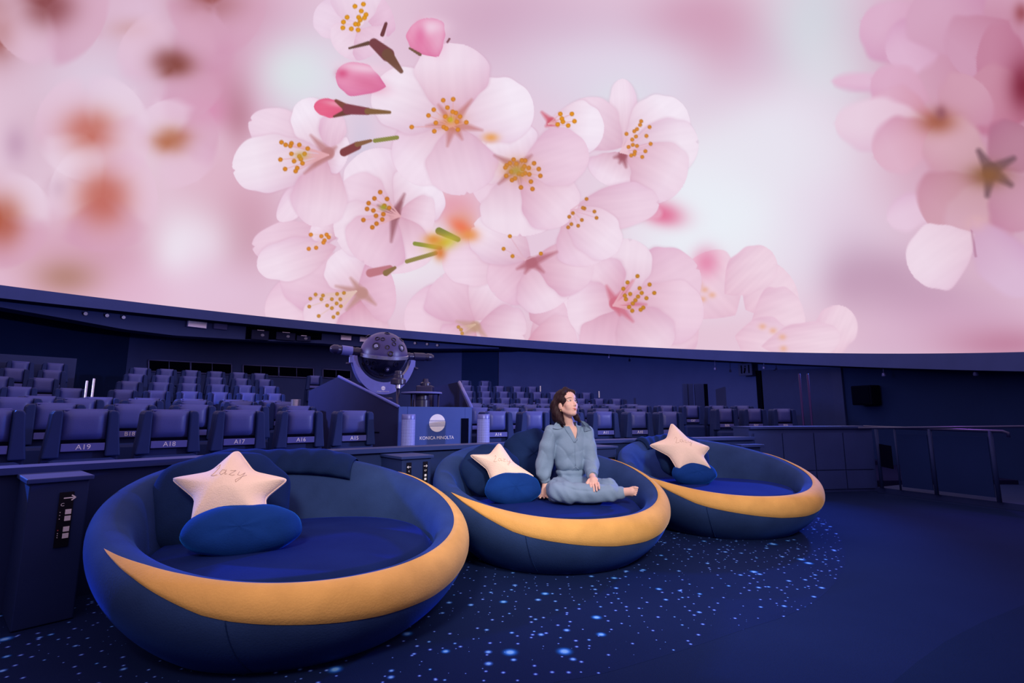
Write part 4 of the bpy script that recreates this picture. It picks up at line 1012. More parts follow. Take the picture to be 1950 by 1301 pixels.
def arm(end, r, nm_):
    ax = (end - BC); Ln = ax.length
    lathe(nm_, [(r * .8, BRad * .9), (r, BRad + .03), (r, BRad + .06), (r * .9, BRad + .07), (r * .9, Ln - .12), (r * 1.02, Ln - .11), (r * .95, Ln - .05), (r * .6, Ln - .012), (r * .2, Ln)], M['black_metal'], pj, 28, BC, ax)
    lathe('arm_sleeve', [(r * .95, BRad + .12), (r * 1.05, BRad + .12), (r * 1.05, Ln - .17), (r * .95, Ln - .17)], M['steel_blue'] if nm_ == 'planet_arm' and end is aL_ else M['black_metal'], pj, 28, BC, ax)
arm(aL_, 0.070, 'planet_arm'); arm(aR_, 0.062, 'planet_arm')
# U-shaped cradle
ax = (aR_ - aL_).normalized(); dn = Vector((0, 0, -1)); dn = (dn - ax * dn.dot(ax)).normalized(); fw = ax.cross(dn).normalized()
V = []; Fc = []
for i, a in enumerate(np.linspace(math.radians(6), math.radians(174), 41)):
    d = ax * -math.cos(a) + dn * math.sin(a); w = 0.075 + 0.11 * math.sin(a) ** 3
    for (rr, q) in ((BRad + .06, -.07), (BRad + .06 + w, -.07), (BRad + .06 + w, .07), (BRad + .06, .07)): V.append(BC + d * rr + fw * q)
for i in range(40):
    for j in range(4): Fc.append((4 * i + j, 4 * i + (j + 1) % 4, 4 * i + 4 + (j + 1) % 4, 4 * i + 4 + j))
Fc += [(0, 1, 2, 3), (163, 162, 161, 160)]
cr = mesh_obj('cradle', V, Fc, M['steel_blue'], pj, False)
cb = BC + dn * (BRad + .17)
for sgn in (-1, 1):
    q = BC + ax * sgn * (BRad + .10) + dn * .10
    box_obj('cradle_bracket', q, (.09, .12, .12), M['steel_blue'], pj, bevel=.01)
    lathe('adjust_knob', [(.02, 0), (.022, .02), (.015, .05), (.002, .055)], M['black_metal'], pj, 12, q + ax * sgn * .05 + dn * .07, ax * sgn)
box_obj('pedestal', (cb.x, cb.y, (cb.z + ZA) / 2 - .06), (.30, .26, cb.z - ZA - .12), M['black_metal'], pj, bevel=.02)
vd = (Vector((0, 0, CAM_H)) - cb); fdir = np.array([*fw]) if fw.dot(vd) > 0 else -np.array([*fw])
logo(pj, np.array([*cb]) + fdir * .072 + UPV * .02, np.array([*ax]), UPV, fdir, .032, [(-.1, -.0)], M['white'])
t_ = text_obj('logo_text', 'KONICA MINOLTA', .022, M['white'], pj, tuple(np.array([*cb]) + fdir * .0725 - UPV * .032), (math.pi / 2, 0, math.atan2(ax.y, ax.x)))
# lens head on a pole, and round platform with ring, both inside the console
lh = thing('lens_unit', 'black lens head on a thin pole in front of the projector ball', 'lens')
q = at_y(758, 737, 7.0)
tube('pole', [(q[0], q[1], .80), (q[0], q[1], q[2])], .022, M['black_metal'], lh, n=12)
lathe('lens_collar', [(.036, -.02), (.036, .035)], M['steel'], lh, 24, q)
lathe('lens_head', [(.05, .03), (.105, .04), (.105, .10), (.085, .115), (.07, .125), (.07, .165), (.055, .175), (.055, .215), (.04, .225), (.001, .226)], M['black_metal'], lh, 28, q)
dk = thing('round_platform', 'round platform with bright ring rim inside the console', 'platform')
q = at_y(803, 749, 7.15)
lathe('ring_rim', [(.19, -.005), (.285, -.012), (.29, .0), (.285, .012), (.19, .008)], M['steel_blue'], dk, 48, q)
lathe('platform_disc', [(.001, -.004), (.20, -.004), (.20, .002), (.001, .004)], M['ball_low'], dk, 40, q)
lathe('motor_drum', [(.12, .80 - q[2]), (.12, -.10), (.10, -.09), (.10, -.02)], M['black_metal'], dk, 32, q)
for a in (.3, 2.4, 4.5): tube('strut', [(q[0] + .24 * math.cos(a), q[1] + .24 * math.sin(a), .80), (q[0] + .24 * math.cos(a), q[1] + .24 * math.sin(a), q[2] - .01)], .012, M['black_metal'], dk, n=8)
rp = thing('rear_lens_unit', 'low black lens box behind the round platform', 'lens')
q = at_y(810, 735, 7.9)
box_obj('lens_box', (q[0], q[1], (.80 + q[2]) / 2), (.26, .2, q[2] - .80), M['black_metal'], rp, bevel=.02)
lathe('lens_head', [(.05, -.01), (.08, .0), (.08, .04), (.05, .06), (.04, .11), (.001, .112)], M['black_metal'], rp, 24, q + np.array([0, 0, 0.0]))

# ------------------------------------------------------------------ speaker columns, control boxes, poles, small things
def speaker_column(px, pyt, R, label, wpx):
    P = on_arc(px, R, 1.0); dep = P[1] * CT; r = wpx / 2 * dep / F_PX
    top = at_y(px, pyt, P[1])[2]; z0 = ZA
    t = thing('speaker_column', label, 'speaker', (P[0], P[1], z0), group='speaker columns beside the console')
    h = top - z0
    lathe('grille', [(r, 0.0), (r, h - .06)], M['mesh_grille'], t, 40, uv=True)
    lathe('cap', [(r * 1.02, h - .062), (r * 1.02, h - .006), (r * .97, h), (.001, h)], M['steel_blue'], t, 40)
    lathe('foot', [(r * 1.1, 0), (r * 1.1, .03), (r, .035)], M['black_metal'], t, 40)
speaker_column(778, 789, 13.35, 'slim perforated speaker column in front of the console logo panel, beside seat A15', 25.5)
speaker_column(920.5, 789, 13.35, 'slim perforated speaker column at the console end, beside seat A14', 24)

def control_box(px0, px1, pyt, label, signs, R=11.52):
    a0, a1 = on_arc(px0, R, .4), on_arc(px1, R, .4)
    mid = (a0 + a1) / 2; d = arc_dir(mid); w = np.hypot(*(a1 - a0)[:2]); top = at_y((px0 + px1) / 2, pyt, mid[1])[2]
    t = thing('control_box', label, 'control box', (mid[0], mid[1], 0.004), yaw_of(d), 'control boxes on the parapet')
    dp = 11.92 - R
    box_obj('box_body', (0, dp / 2, top / 2 - .012), (w, dp - .004, top - .024), M['parapet'], t, bevel=.006)
    box_obj('box_lid', (0, dp / 2 - .01, top - .012), (w + .03, dp + .014, .024), M['parapet_cap'], t, bevel=.004)
    for (x, z0, z1, sw, items) in signs:
        st = box_obj('sign_strip', (x, -.004, (z0 + z1) / 2), (sw, .006, z1 - z0), M['sign_black'], t)
        for kind, ix, iz, s in items:
            if kind in ('right', 'left'):
                k = 1 if kind == 'right' else -1
                bm = bmesh.new(); yq = -.0085
                def bar(p, q, w_):
                    p, q = Vector((p[0], 0, p[1])), Vector((q[0], 0, q[1])); n_ = (q - p).normalized(); m_ = Vector((-n_.z, 0, n_.x)) * w_
                    vs = [bm.verts.new(v + Vector((x + ix, yq, iz))) for v in (p - m_, q - m_, q + m_, p + m_)]; bm.faces.new(vs)
                bar((-s * k, 0), (s * k, 0), s * .12); bar((s * k, 0), (s * .3 * k, s * .55), s * .12); bar((s * k, 0), (s * .3 * k, -s * .55), s * .12)
                bm_obj('arrow', bm, M['white'], st)
            elif kind == 'sq': box_obj('button', (x + ix, -.009, iz), (s, .006, s), M['white'], st)
            elif kind == 'dot': box_obj('indicator', (x + ix, -.008, iz), (s, .003, s), M['red_print'], st)
            else: text_obj('sign_letter', kind, s, M['white'], st, (x + ix, -.0085, iz))
    return t
bx = [('right', .012, .615, .024), ('C', -.014, .582, .022), ('sq', .012, .545, .024), ('sq', .012, .512, .024), ('sq', .012, .458, .024), ('sq', .012, .425, .024), ('dot', -.02, .455, .004)] + [('sq', -.02, z, .003) for z in (.545, .53, .512, .44, .43, .42)]
control_box(41, 158, 910, 'dark control box with button strip left of the big sofa', [(.03, .37, .645, .058, bx)])
control_box(764, 820, 869, 'dark control box with two arrow strips between the two nearer sofas',
            [(-.075, .42, .66, .042, [('left', 0, .625, .017), ('C', 0, .59, .016)]), (.075, .36, .66, .042, [('right', 0, .625, .017), ('C7', 0, .588, .018), ('sq', 0, .55, .018), ('sq', 0, .52, .018), ('sq', 0, .48, .018)])])
control_box(1136, 1175, 851, 'dark control box with one arrow sign between the two farther sofas', [(.07, .50, .60, .085, [('right', 0, .55, .028)])])
# small block shelf at the right end of the parapet
P = on_arc(1428, 11.75, .7); sh = thing('shelf_block', 'small dark shelf block at the counter end behind the sofa', 'shelf', (P[0], P[1], 0.004), yaw_of(arc_dir(P)))
box_obj('shelf_top', (0, .1, .655), (.36, .30, .035), M['parapet_cap'], sh, bevel=.005)
box_obj('shelf_body', (0, .11, .318), (.30, .24, .636), M['parapet'], sh, bevel=.005)

# ------------------------------------------------------------------ walls' fittings, rail, back of the theatre
def quad_panel(name, corners, m, parent=None, th=0.02):
    """panel on the outer wall; corners are pixels (tl, tr, br, bl) cast on the wall"""
    nseg = 8; top = [on_wall(corners[0][0] + (corners[1][0] - corners[0][0]) * k / nseg, corners[0][1] + (corners[1][1] - corners[0][1]) * k / nseg, .012) for k in range(nseg + 1)]
    bot = [on_wall(corners[3][0] + (corners[2][0] - corners[3][0]) * k / nseg, corners[3][1] + (corners[2][1] - corners[3][1]) * k / nseg, .012) for k in range(nseg + 1)]
    V = []; Fc = []
    for a, b in zip(top, bot):
        ca = DC[:2] - a[:2]; ca = ca / np.hypot(*ca) * th; o = np.array([ca[0], ca[1], 0])
        V += [a + o, np.array([a[0] + o[0], a[1] + o[1], b[2]]), np.array([a[0], a[1], b[2]]), a]
    for k in range(nseg):
        for j in range(4): Fc.append((4 * k + j, 4 * k + (j + 1) % 4, 4 * k + 4 + (j + 1) % 4, 4 * k + 4 + j))
    Fc += [(0, 1, 2, 3), tuple(4 * nseg + j for j in (3, 2, 1, 0))]
    o = mesh_obj(name, V, Fc, m, parent, False)
    bm = bmesh.new(); bm.from_mesh(o.data); bmesh.ops.recalc_face_normals(bm, faces=bm.faces); bm.to_mesh(o.data); bm.free()
    return o
for i, (c, mull) in enumerate([([(283, 685.5), (441, 693.5), (441, 713), (283, 707)], [322, 363, 404]),
                               ([(463, 695), (597, 701.5), (597, 720), (463, 714)], [497, 531, 565]),
                               ([(615, 703), (668, 706), (668, 722), (615, 719)], [640])]):
    w = quad_panel('window_%d' % (i + 1), c, M['void'], th=.012)
    tag(w, ['dark booth window behind the upper seats, widest strip', 'dark booth window strip near the projector arm', 'short dark booth window beside the console'][i], kind='structure')
    (x0, y0), (x1, y1), (x2, y2), (x3, y3) = c
    P = lambda x, y: on_wall(x, y, .05)
    for a, b in (((x0, y0), (x1, y1)), ((x3, y3), (x2, y2)), ((x0, y0), (x3, y3)), ((x1, y1), (x2, y2))):
        tube('window_frame', [P(a[0] + (b[0] - a[0]) * k / 6, a[1] + (b[1] - a[1]) * k / 6) for k in range(7)], .022, M['steel_blue'], w, n=4)
    for mx in mull:
        u = (mx - x0) / (x1 - x0)
        tube('mullion', [P(mx, y0 + (y1 - y0) * u), P(mx, y3 + (y2 - y3) * u)], .03 if mx in (363, 531) else .012, M['steel_blue'], w, n=4)
d1 = quad_panel('door_1', [(880, 663), (949, 667), (949, 800), (880, 800)], M['dark_wall'], th=.03); tag(d1, 'dark rear doorway right of the projector', kind='structure')
d2 = quad_panel('door_2', [(1452, 705), (1604, 701), (1604, 830), (1452, 830)], M['parapet_cap'], th=.05); tag(d2, 'flat navy exit door panel above the counter', kind='structure')
d3 = quad_panel('trim_4', [(1441, 706), (1450, 706), (1450, 830), (1441, 830)], M['void'], th=.06); tag(d3, 'dark vertical gap beside the exit door panel', kind='structure')
# cove gallery under the dome edge behind the upper seats
def rim_z(p): return DC[2] - ((p[0] - DC[0]) * DN[0] + (p[1] - DC[1]) * DN[1]) / DN[2]
xs = np.linspace(-150, 950, 60); ly = np.interp(xs, [-150, 0, 138, 235, 332, 500, 612, 660, 800, 950], [560, 585, 609, 627, 639, 649, 654, 659, 664, 664])
top = []; pts = []
for x, y in zip(xs, ly):
    p = on_cyl(x, y, 9.55); pts.append(p); top.append(rim_z(p) - .27)
gal = arc_wall('trim_5', pts, [p[2] for p in pts], [max(t, p[2] + .02) for t, p in zip(top, pts)], .5, M['fascia'], centre=DC[:2])
tag(gal, 'navy cove shelf under the dome edge behind the upper seats', kind='structure')
def cove_pt(px, py, r=9.5): return on_cyl(px, py, r)
def facing(p): v = DC[:2] - p[:2]; v = v / np.hypot(*v); return yaw_of(v)
for a, b, c_, d_, lb in [(360, 390, 611, 624, 'pale speaker box on the cove above booth window'), (409, 430, 616, 627, 'dim speaker box on the cove next to the equipment niche'),
                         (649, 669, 638, 648.5, 'pale speaker box on the cove left of the projector ball'), (685, 706, 641, 652, 'pale speaker box on the cove partly behind the projector ball')]:
    p = cove_pt((a + b) / 2, (c_ + d_) / 2); s = np.hypot(p[0], p[1]) / F_PX * .97
    t = thing('cove_speaker', lb, 'speaker', p, facing(p), 'cove speakers')
    box_obj('case', (0, 0, 0), ((b - a) * s, .08, (d_ - c_) * s), M['plate'] if a == 409 else M['steel_blue'], t, bevel=.01)
    box_obj('grille', (0, -.045, 0), ((b - a) * s * .9, .012, (d_ - c_) * s * .86), M['plate'] if a == 409 else M['steel'], t)
for px, py, lb in [(163, 597.5, 'left block of upper seats, outermost'), (204, 601, 'left block of upper seats, middle one'), (235.5, 604.5, 'left block of upper seats, innermost'),
                   (790, 653.5, 'projector arm, nearest the ball'), (813, 655.5, 'projector arm, middle one'), (832.5, 657.5, 'projector arm, farthest from the ball')]:
    p = cove_pt(px, py); t = thing('cove_lamp', 'small round cove spotlight above the ' + lb, 'spotlight', p, facing(p), 'cove spotlights')
    lathe('lamp_can', [(.045, -.02), (.05, .0), (.05, .10), (.03, .13), (.001, .131)], M['black_metal'], t, 20, (0, .02, 0), (0, 1, .15))
    lathe('lamp_glass', [(.001, .0), (.042, .0), (.042, .012), (.001, .014)], M['steel'], t, 20, (0, -.004, 0), (0, 1, .15))
    tube('yoke', [(-.055, .05, 0), (-.055, .05, .08), (.055, .05, .08), (.055, .05, 0)], .008, M['black_metal'], t, n=6)
# equipment niche in the cove, its shade a dark sheet on the cove face
pts = [cove_pt(x, y, 9.535) for x, y in zip(np.linspace(467, 612, 10), np.linspace(650, 651, 10))]
tp = [cove_pt(x, y, 9.535)[2] for x, y in zip(np.linspace(467, 612, 10), np.linspace(617, 632, 10))]
ni = arc_wall('niche_shade_sheet', pts, [p[2] + .06 for p in pts], tp, .012, M['void'], parent=gal, centre=DC[:2])
for x0, x1, y0, y1, lb in [(481, 509, 630, 647, 'box-shaped projector at the outer end of the cove niche'), (528, 560, 634, 648, 'box-shaped projector in the middle of the cove niche'), (566, 590, 640, 650, 'low box-shaped device at the inner end of the cove niche')]:
    p = cove_pt((x0 + x1) / 2, (y0 + y1) / 2, 9.46); s = np.hypot(p[0], p[1]) / F_PX * .97
    t = thing('video_projector', lb, 'projector', p, facing(p), 'devices in the cove niche')
    box_obj('case', (0, 0, 0), ((x1 - x0) * s, .10, (y1 - y0) * s), M['console_dark'], t, bevel=.012)
    box_obj('top_strip', (0, -.03, (y1 - y0) * s / 2), ((x1 - x0) * s * .4, .05, .015), M['steel'], t)
    lathe('lens', [(.05, -.02), (.05, .02), (.03, .03), (.001, .031)], M['glass_lens'], t, 20, (.06, -.05, 0), (0, -1, 0))
# hanging lamps under the dome edge on the right
for px, py, lb in [(1160, 680, 'above seat A11'), (1362, 702, 'left of the exit sign'), (1455, 700, 'right of the exit sign'), (1683, 713, 'right of the wall speaker'), (1858, 711, 'above the handrail end')]:
    p = on_cyl(px, py, 9.25); t = thing('hanging_lamp', 'tiny lamp hanging below the dome edge ' + lb, 'lamp', p, facing(p), 'lamps hanging below the dome edge')
    tube('rod', [(0, 0, .02), (0, 0, max(rim_z(p) - .25 - p[2], .06))], .008, M['steel_blue'], t, n=6)
    lathe('lamp_head', [(.001, -.045), (.03, -.04), (.036, -.02), (.03, .02), (.012, .035), (.001, .036)], M['steel_blue'], t, 16)
# exit sign
p = on_wall(1420, 704, .25); s = np.hypot(p[0], p[1]) / F_PX
t = thing('exit_sign', 'unlit dark exit sign box with pictogram below the dome edge', 'sign', p, facing(p))
box_obj('sign_box', (0, 0, 0), (25 * s, .06, 21 * s), M['parapet_cap'], t, bevel=.006)
for x in (-6.5, 7): box_obj('door_mark', (x * s, -.033, .5 * s), (2.2 * s, .006, 14 * s), M['slot'], t)
tube('figure', [(-2 * s, -.034, -6 * s), (0, -.034, -1 * s), (0, -.034, 3 * s)], .02, M['slot'], t, n=6); lathe('figure_head', [(.001, -.02), (.024, 0), (.001, .02)], M['slot'], t, 10, (0.5 * s, -.034, 5.5 * s))
# wall speaker
p = on_wall(1649, 753, .16); s = np.hypot(p[0], p[1]) / F_PX
t = thing('wall_speaker', 'black box speaker mounted on the dark wall right of the exit door', 'speaker', p, facing(p))
box_obj('case', (0, 0, 0), (33 * s, .26, 30 * s), M['slot'], t, bevel=.02); box_obj('grille', (0, -.135, 0), (28 * s, .012, 26 * s), M['void'], t); box_obj('bracket', (0, .145, 0), (.08, .05, .1), M['slot'], t)
# folded dark panels standing behind the seats right of the aisle
for k, (a, b, lb) in enumerate([(1302, 1311, 'narrow'), (1313, 1323, 'second'), (1327, 1345, 'wide'), (1346, 1353, 'thin black')]):
    R = ROW_A + 4.6; pa, pb = on_arc(a, R, 1.0), on_arc(b, R, 1.0); mid = (pa + pb) / 2; w = np.hypot(*(pb - pa)[:2]); zt = at_y((a + b) / 2, 731, mid[1])[2]; z0 = ROW_TOP['D'] - SEAT_H
    t = thing('folding_panel', '%s upright folded panel standing behind seat C07' % lb, 'panel', (mid[0], mid[1], z0), yaw_of(arc_dir(mid)), 'folded panels by the aisle')
    box_obj('board', (0, .03 * k, (zt - z0) / 2), (w * .96, .06, zt - z0), M['void'] if k == 3 else M['parapet_cap'], t, bevel=.006)
    box_obj('foot', (0, .03 * k, .015), (w * .9, .3, .03), M['slot'], t)
# thin poles
def pole(px, py_top, R, z0, r, label, m, group):
    P = on_arc(px, R, 1.2); zt = at_y(px, py_top, P[1])[2]
    t = thing('pole', label, 'pole', (P[0], P[1], z0), group=group)
    lathe('shaft', [(r, .0), (r, zt - z0 - .01), (r * .6, zt - z0), (.0005, zt - z0)], m, t, 12); lathe('base_plate', [(r * 2.2, 0), (r * 2.2, .012), (r * 1.2, .02)], m, t, 16)
for px, w_ in ((1527, 'nearer seat B06'), (1543, 'nearer the wall speaker')): pole(px, 712, 12.7, ROW_TOP['A'] - SEAT_H, .016, 'tall thin dark pole behind the counter, the one ' + w_, M['purple_lit_metal'], 'thin poles beside seat B06')
for px, py in ((160, 725), (173, 721)): pole(px, py, ROW_A + 4.9, ROW_TOP['D'] - SEAT_H, .018, 'bright steel pole at the far aisle, the %s of two' % ('shorter' if px == 160 else 'taller'), M['steel'], 'steel poles at the far aisle')
P = on_arc(563.5, ROW_A + 1.75, 1.25); zt = at_y(563.5, 761, P[1])[2]; z0 = ROW_TOP['B'] - SEAT_H
t = thing('steel_canister', 'brushed steel cylinder rising behind seat A16', 'canister', (P[0], P[1], z0))
lathe('drum', [(.066, 0), (.066, zt - z0 - .012)], M['steel'], t, 32); lathe('lid', [(.069, zt - z0 - .014), (.069, zt - z0 - .002), (.06, zt - z0), (.0005, zt - z0)], M['steel'], t, 32)
for px, y0, y1, r_, lb in [(1029, 735, 746, 'F', 'above the seats behind the woman'), (1140.5, 745, 757.5, 'E', 'above the seats right of the woman')]:
    P = on_arc(px, ROW_A + ROW_OFF[r_] + .9, 1.8); za, zb = at_y(px, y1, P[1])[2], at_y(px, y0, P[1])[2]; z0 = ROW_TOP[r_] - SEAT_H
    t = thing('marker_post', 'thin post with white-painted LED strip ' + lb, 'post', (P[0], P[1], z0), yaw_of(arc_dir(P)), 'posts with white strips')
    box_obj('post_body', (0, .02, (zb - z0) / 2), (.05, .04, zb - z0), M['shell'], t); box_obj('white_strip', (0, -.004, (za + zb) / 2 - z0), (.032, .01, zb - za), M['white'], t)  # LED light put into plain white colour, the strip emits nothing
# partition at the far left behind the upper seats
pa = [on_arc(x, ROW_A + 9.75, 2.2) for x in np.linspace(-120, 145, 12)]
ztop = [at_y(x, np.interp(x, [-120, 0, 145], [668, 674, 683]), p[1])[2] for x, p in zip(np.linspace(-120, 145, 12), pa)]
w = arc_wall('wall_partition', pa, [ROW_TOP['H'] - SEAT_H] * 12, ztop, .08, M['parapet_cap']); tag(w, 'low navy partition behind the farthest upper seats', kind='structure')
# handrail and ramp at the right
G0, G1 = at_z(1672, 938, 0)[:2], at_z(1935, 972, 0)[:2]; G1 = G0 + (G1 - G0) * 1.0
ext = G1 + (G1 - G0) * 1.6
wallp = lambda p: (DC[:2] + (p - DC[:2]) / np.hypot(*(p - DC[:2])) * (wall_r(math.atan2(p[1] - DC[1], p[0] - DC[0])) - .01))
rp_ = [G0, G1, ext] + [wallp(q) for q in (ext + np.array([.5, -.2]), G1 + np.array([3.0, 0]), G0 + np.array([3, .4]), G0 + np.array([1.5, 1.2]))]
V = [(p[0], p[1], .0) for p in rp_] + [(p[0], p[1], .07) for p in rp_]; k = len(rp_)
rm = mesh_obj('floor_ramp', V, [tuple(range(k, 2 * k))] + [(i, (i + 1) % k, (i + 1) % k + k, i + k) for i in range(k)], M['parapet'], smooth=False); tag(rm, 'low ramp behind the handrail at the right', kind='structure')
hr = thing('handrail', 'dark handrail with thin posts along the ramp beside the counter', 'handrail', (*G0, 0.07))
gd = (G1 - G0); gl = np.hypot(*gd)
def GP(u, z, off=0.0):
    n_ = np.array([gd[1], -gd[0]]) / gl; return (gd[0] * u + .05 * gd[1] / gl + n_[0] * off, gd[1] * u - .05 * gd[0] / gl + n_[1] * off, z - .07)
tube('top_rail', [GP(-.05, .885), GP(.5, .872), GP(1.0, .862), GP(1.03, .845), GP(1.03, .80)], .018, M['rail'], hr, n=10)
tube('wall_rail', [GP(-.05, .865, .12), GP(.5, .89, .12), GP(1.3, .93, .12)], .014, M['rail'], hr, n=8)
for u in (.06, .22, .5, .92): tube('rail_post', [GP(u, .07), GP(u, .87)], .022 if u != .22 else .012, M['parapet'], hr, n=8)
for u0, u1 in ((.24, .48), (.52, .90)):
    a, b = GP(u0, .12), GP(u1, .12); c_, d_ = GP(u1, .80), GP(u0, .80)
    slab('infill_panel', [a, b, c_, d_], .012, M['dark_wall'], hr)
# notice board in the rail
slab('notice_frame', [GP(.09, .36, .03), GP(.19, .34, .03), GP(.19, .64, .03), GP(.09, .66, .03)], .015, M['slot'], hr)

# ------------------------------------------------------------------ the sitting woman (smooth blended volumes, meshed)
class Field:
    def __init__(s, lo, hi, h):
        s.lo, s.h = np.array(lo, float), h
        s.n = np.ceil((np.array(hi, float) - s.lo) / h).astype(int) + 1
        s.d = np.full(s.n, 1.0, np.float32)
    def _win(s, lo, hi):
        a = np.clip(np.floor((lo - s.lo) / s.h).astype(int), 0, s.n); b = np.clip(np.ceil((hi - s.lo) / s.h).astype(int) + 1, 0, s.n)
        sl = tuple(slice(i, j) for i, j in zip(a, b))
        g = np.meshgrid(*[s.lo[k] + s.h * np.arange(a[k], b[k]) for k in range(3)], indexing='ij', sparse=True)
        return sl, g
    def _put(s, sl, v, k, cut):
        o = s.d[sl]
        if cut:
            hh = np.clip(0.5 - 0.5 * (o + v) / k, 0, 1); s.d[sl] = o * (1 - hh) - v * hh + k * hh * (1 - hh)
        else:
            hh = np.clip(0.5 + 0.5 * (o - v) / k, 0, 1); s.d[sl] = o * (1 - hh) + v * hh - k * hh * (1 - hh)
    def cone(s, a, b, ra, rb, k=0.01, cut=False):
        a, b = np.array(a, float), np.array(b, float); m = max(ra, rb) + 2 * k + 0.03
        sl, (X, Y, Z) = s._win(np.minimum(a, b) - m, np.maximum(a, b) + m)
        d = b - a; L2 = d @ d + 1e-12
        t = np.clip(((X - a[0]) * d[0] + (Y - a[1]) * d[1] + (Z - a[2]) * d[2]) / L2, 0, 1)
        v = np.sqrt((X - a[0] - d[0] * t) ** 2 + (Y - a[1] - d[1] * t) ** 2 + (Z - a[2] - d[2] * t) ** 2) - (ra + (rb - ra) * t)
        s._put(sl, v.astype(np.float32), k, cut)
    def chain(s, pts, rs, k=0.01):
        for i in range(len(pts) - 1): s.cone(pts[i], pts[i + 1], rs[i], rs[i + 1], k)
    def ell(s, c, r, R=None, k=0.01, cut=False):
        c = np.array(c, float); r = np.array(r, float); R = np.eye(3) if R is None else R; m = r.max() + 2 * k + 0.03
        sl, (X, Y, Z) = s._win(c - m, c + m)
        q = [(X - c[0]) * R[0, i] + (Y - c[1]) * R[1, i] + (Z - c[2]) * R[2, i] for i in range(3)]
        k0 = np.sqrt(sum((q[i] / r[i]) ** 2 for i in range(3))); k1 = np.sqrt(sum((q[i] / r[i] ** 2) ** 2 for i in range(3))) + 1e-9
        s._put(sl, (k0 * (k0 - 1) / k1).astype(np.float32), k, cut)
    def ripple(s, fn):
        X, Y, Z = np.meshgrid(*[s.lo[k] + s.h * np.arange(s.n[k]) for k in range(3)], indexing='ij', sparse=True)
        s.d += fn(X, Y, Z).astype(np.float32)
    def at(s, p):
        i = np.clip(np.round((np.asarray(p) - s.lo) / s.h).astype(int), 0, s.n - 1); return s.d[tuple(i)]
    def mesh(s):
        D = s.d; n = D.shape; neg = D < 0
        c = [(i, j, k) for i in (0, 1) for j in (0, 1) for k in (0, 1)]
        sh = lambda A, o: A[o[0]:n[0] - 1 + o[0], o[1]:n[1] - 1 + o[1], o[2]:n[2] - 1 + o[2]]
        cnt = sum(sh(neg, o).astype(np.int8) for o in c)
        cell = (cnt > 0) & (cnt < 8); ijk = np.argwhere(cell)
        idx = -np.ones(cell.shape, np.int64); idx[cell] = np.arange(len(ijk))
        acc = np.zeros((len(ijk), 3)); num = np.zeros(len(ijk))
        for a in c:
            for ax in range(3):
                if a[ax]: continue
                b = list(a); b[ax] = 1
                va = D[tuple((ijk + a).T)]; vb = D[tuple((ijk + b).T)]
                m = (va < 0) != (vb < 0); t = np.where(m, va / np.where(m, va - vb, 1), 0)
                p = np.array(a, float) + np.zeros((len(ijk), 3)); p[:, ax] = t
                acc += p * m[:, None]; num += m
        V = (ijk + acc / num[:, None]) * s.h + s.lo
        Fc = []
        for ax in range(3):
            u, w = [q for q in range(3) if q != ax]
            lo = [slice(1, -1)] * 3; lo[ax] = slice(0, n[ax] - 1); hi = list(lo); hi[ax] = slice(1, n[ax])
            A, Bn = neg[tuple(lo)], neg[tuple(hi)]
            e = np.argwhere(A != Bn); e[:, u] += 1; e[:, w] += 1
            fl = neg[tuple(e.T)]
            q = []
            for du, dw in ((-1, -1), (0, -1), (0, 0), (-1, 0)):
                o = e.copy(); o[:, u] += du; o[:, w] += dw; q.append(idx[tuple(o.T)])
            q = np.stack(q, 1); flip = fl if ax != 1 else ~fl
            q[~flip] = q[~flip][:, ::-1]; Fc.append(q)
        return V, np.concatenate(Fc)
def field_obj(name, fld, m, parent=None, smooth_it=2):
    V, Q = fld.mesh()
    me = bpy.data.meshes.new(name)
    me.vertices.add(len(V)); me.vertices.foreach_set('co', V.astype(np.float32).ravel())
    me.loops.add(Q.size); me.loops.foreach_set('vertex_index', Q.astype(np.int32).ravel())
    me.polygons.add(len(Q)); me.polygons.foreach_set('loop_start', np.arange(0, Q.size, 4, dtype=np.int32)); me.polygons.foreach_set('loop_total', np.full(len(Q), 4, np.int32))
    me.polygons.foreach_set('use_smooth', np.ones(len(Q), bool)); me.update(); me.validate()
    bm = bmesh.new(); bm.from_mesh(me); bmesh.ops.recalc_face_normals(bm, faces=bm.faces)
    for _ in range(smooth_it): bmesh.ops.smooth_vert(bm, verts=bm.verts, factor=0.5, use_axis_x=True, use_axis_y=True, use_axis_z=True)
    bm.to_mesh(me); bm.free()
    me.materials.append(m)
    return link(bpy.data.objects.new(name, me), parent)

J = lambda px, py, Y: at_y(px, py, Y)
nrmz = lambda v: np.array(v, float) / np.linalg.norm(v)
woman = thing('person', 'seated person in loose grey-blue blouse and trousers looking up, barefoot', 'person')
# head frame: x = her right, y = face forward, z = up
HF = nrmz((0.58, -0.76, 0.29)); HR = nrmz(np.cross(HF, (0.04, 0, 1))); HU = np.cross(HR, HF)
HM = np.stack([HR, HF, HU], 1); HC = J(1079.5, 770, 4.22)
hd = lambda x, y, z: HC + HR * x + HF * y + HU * z
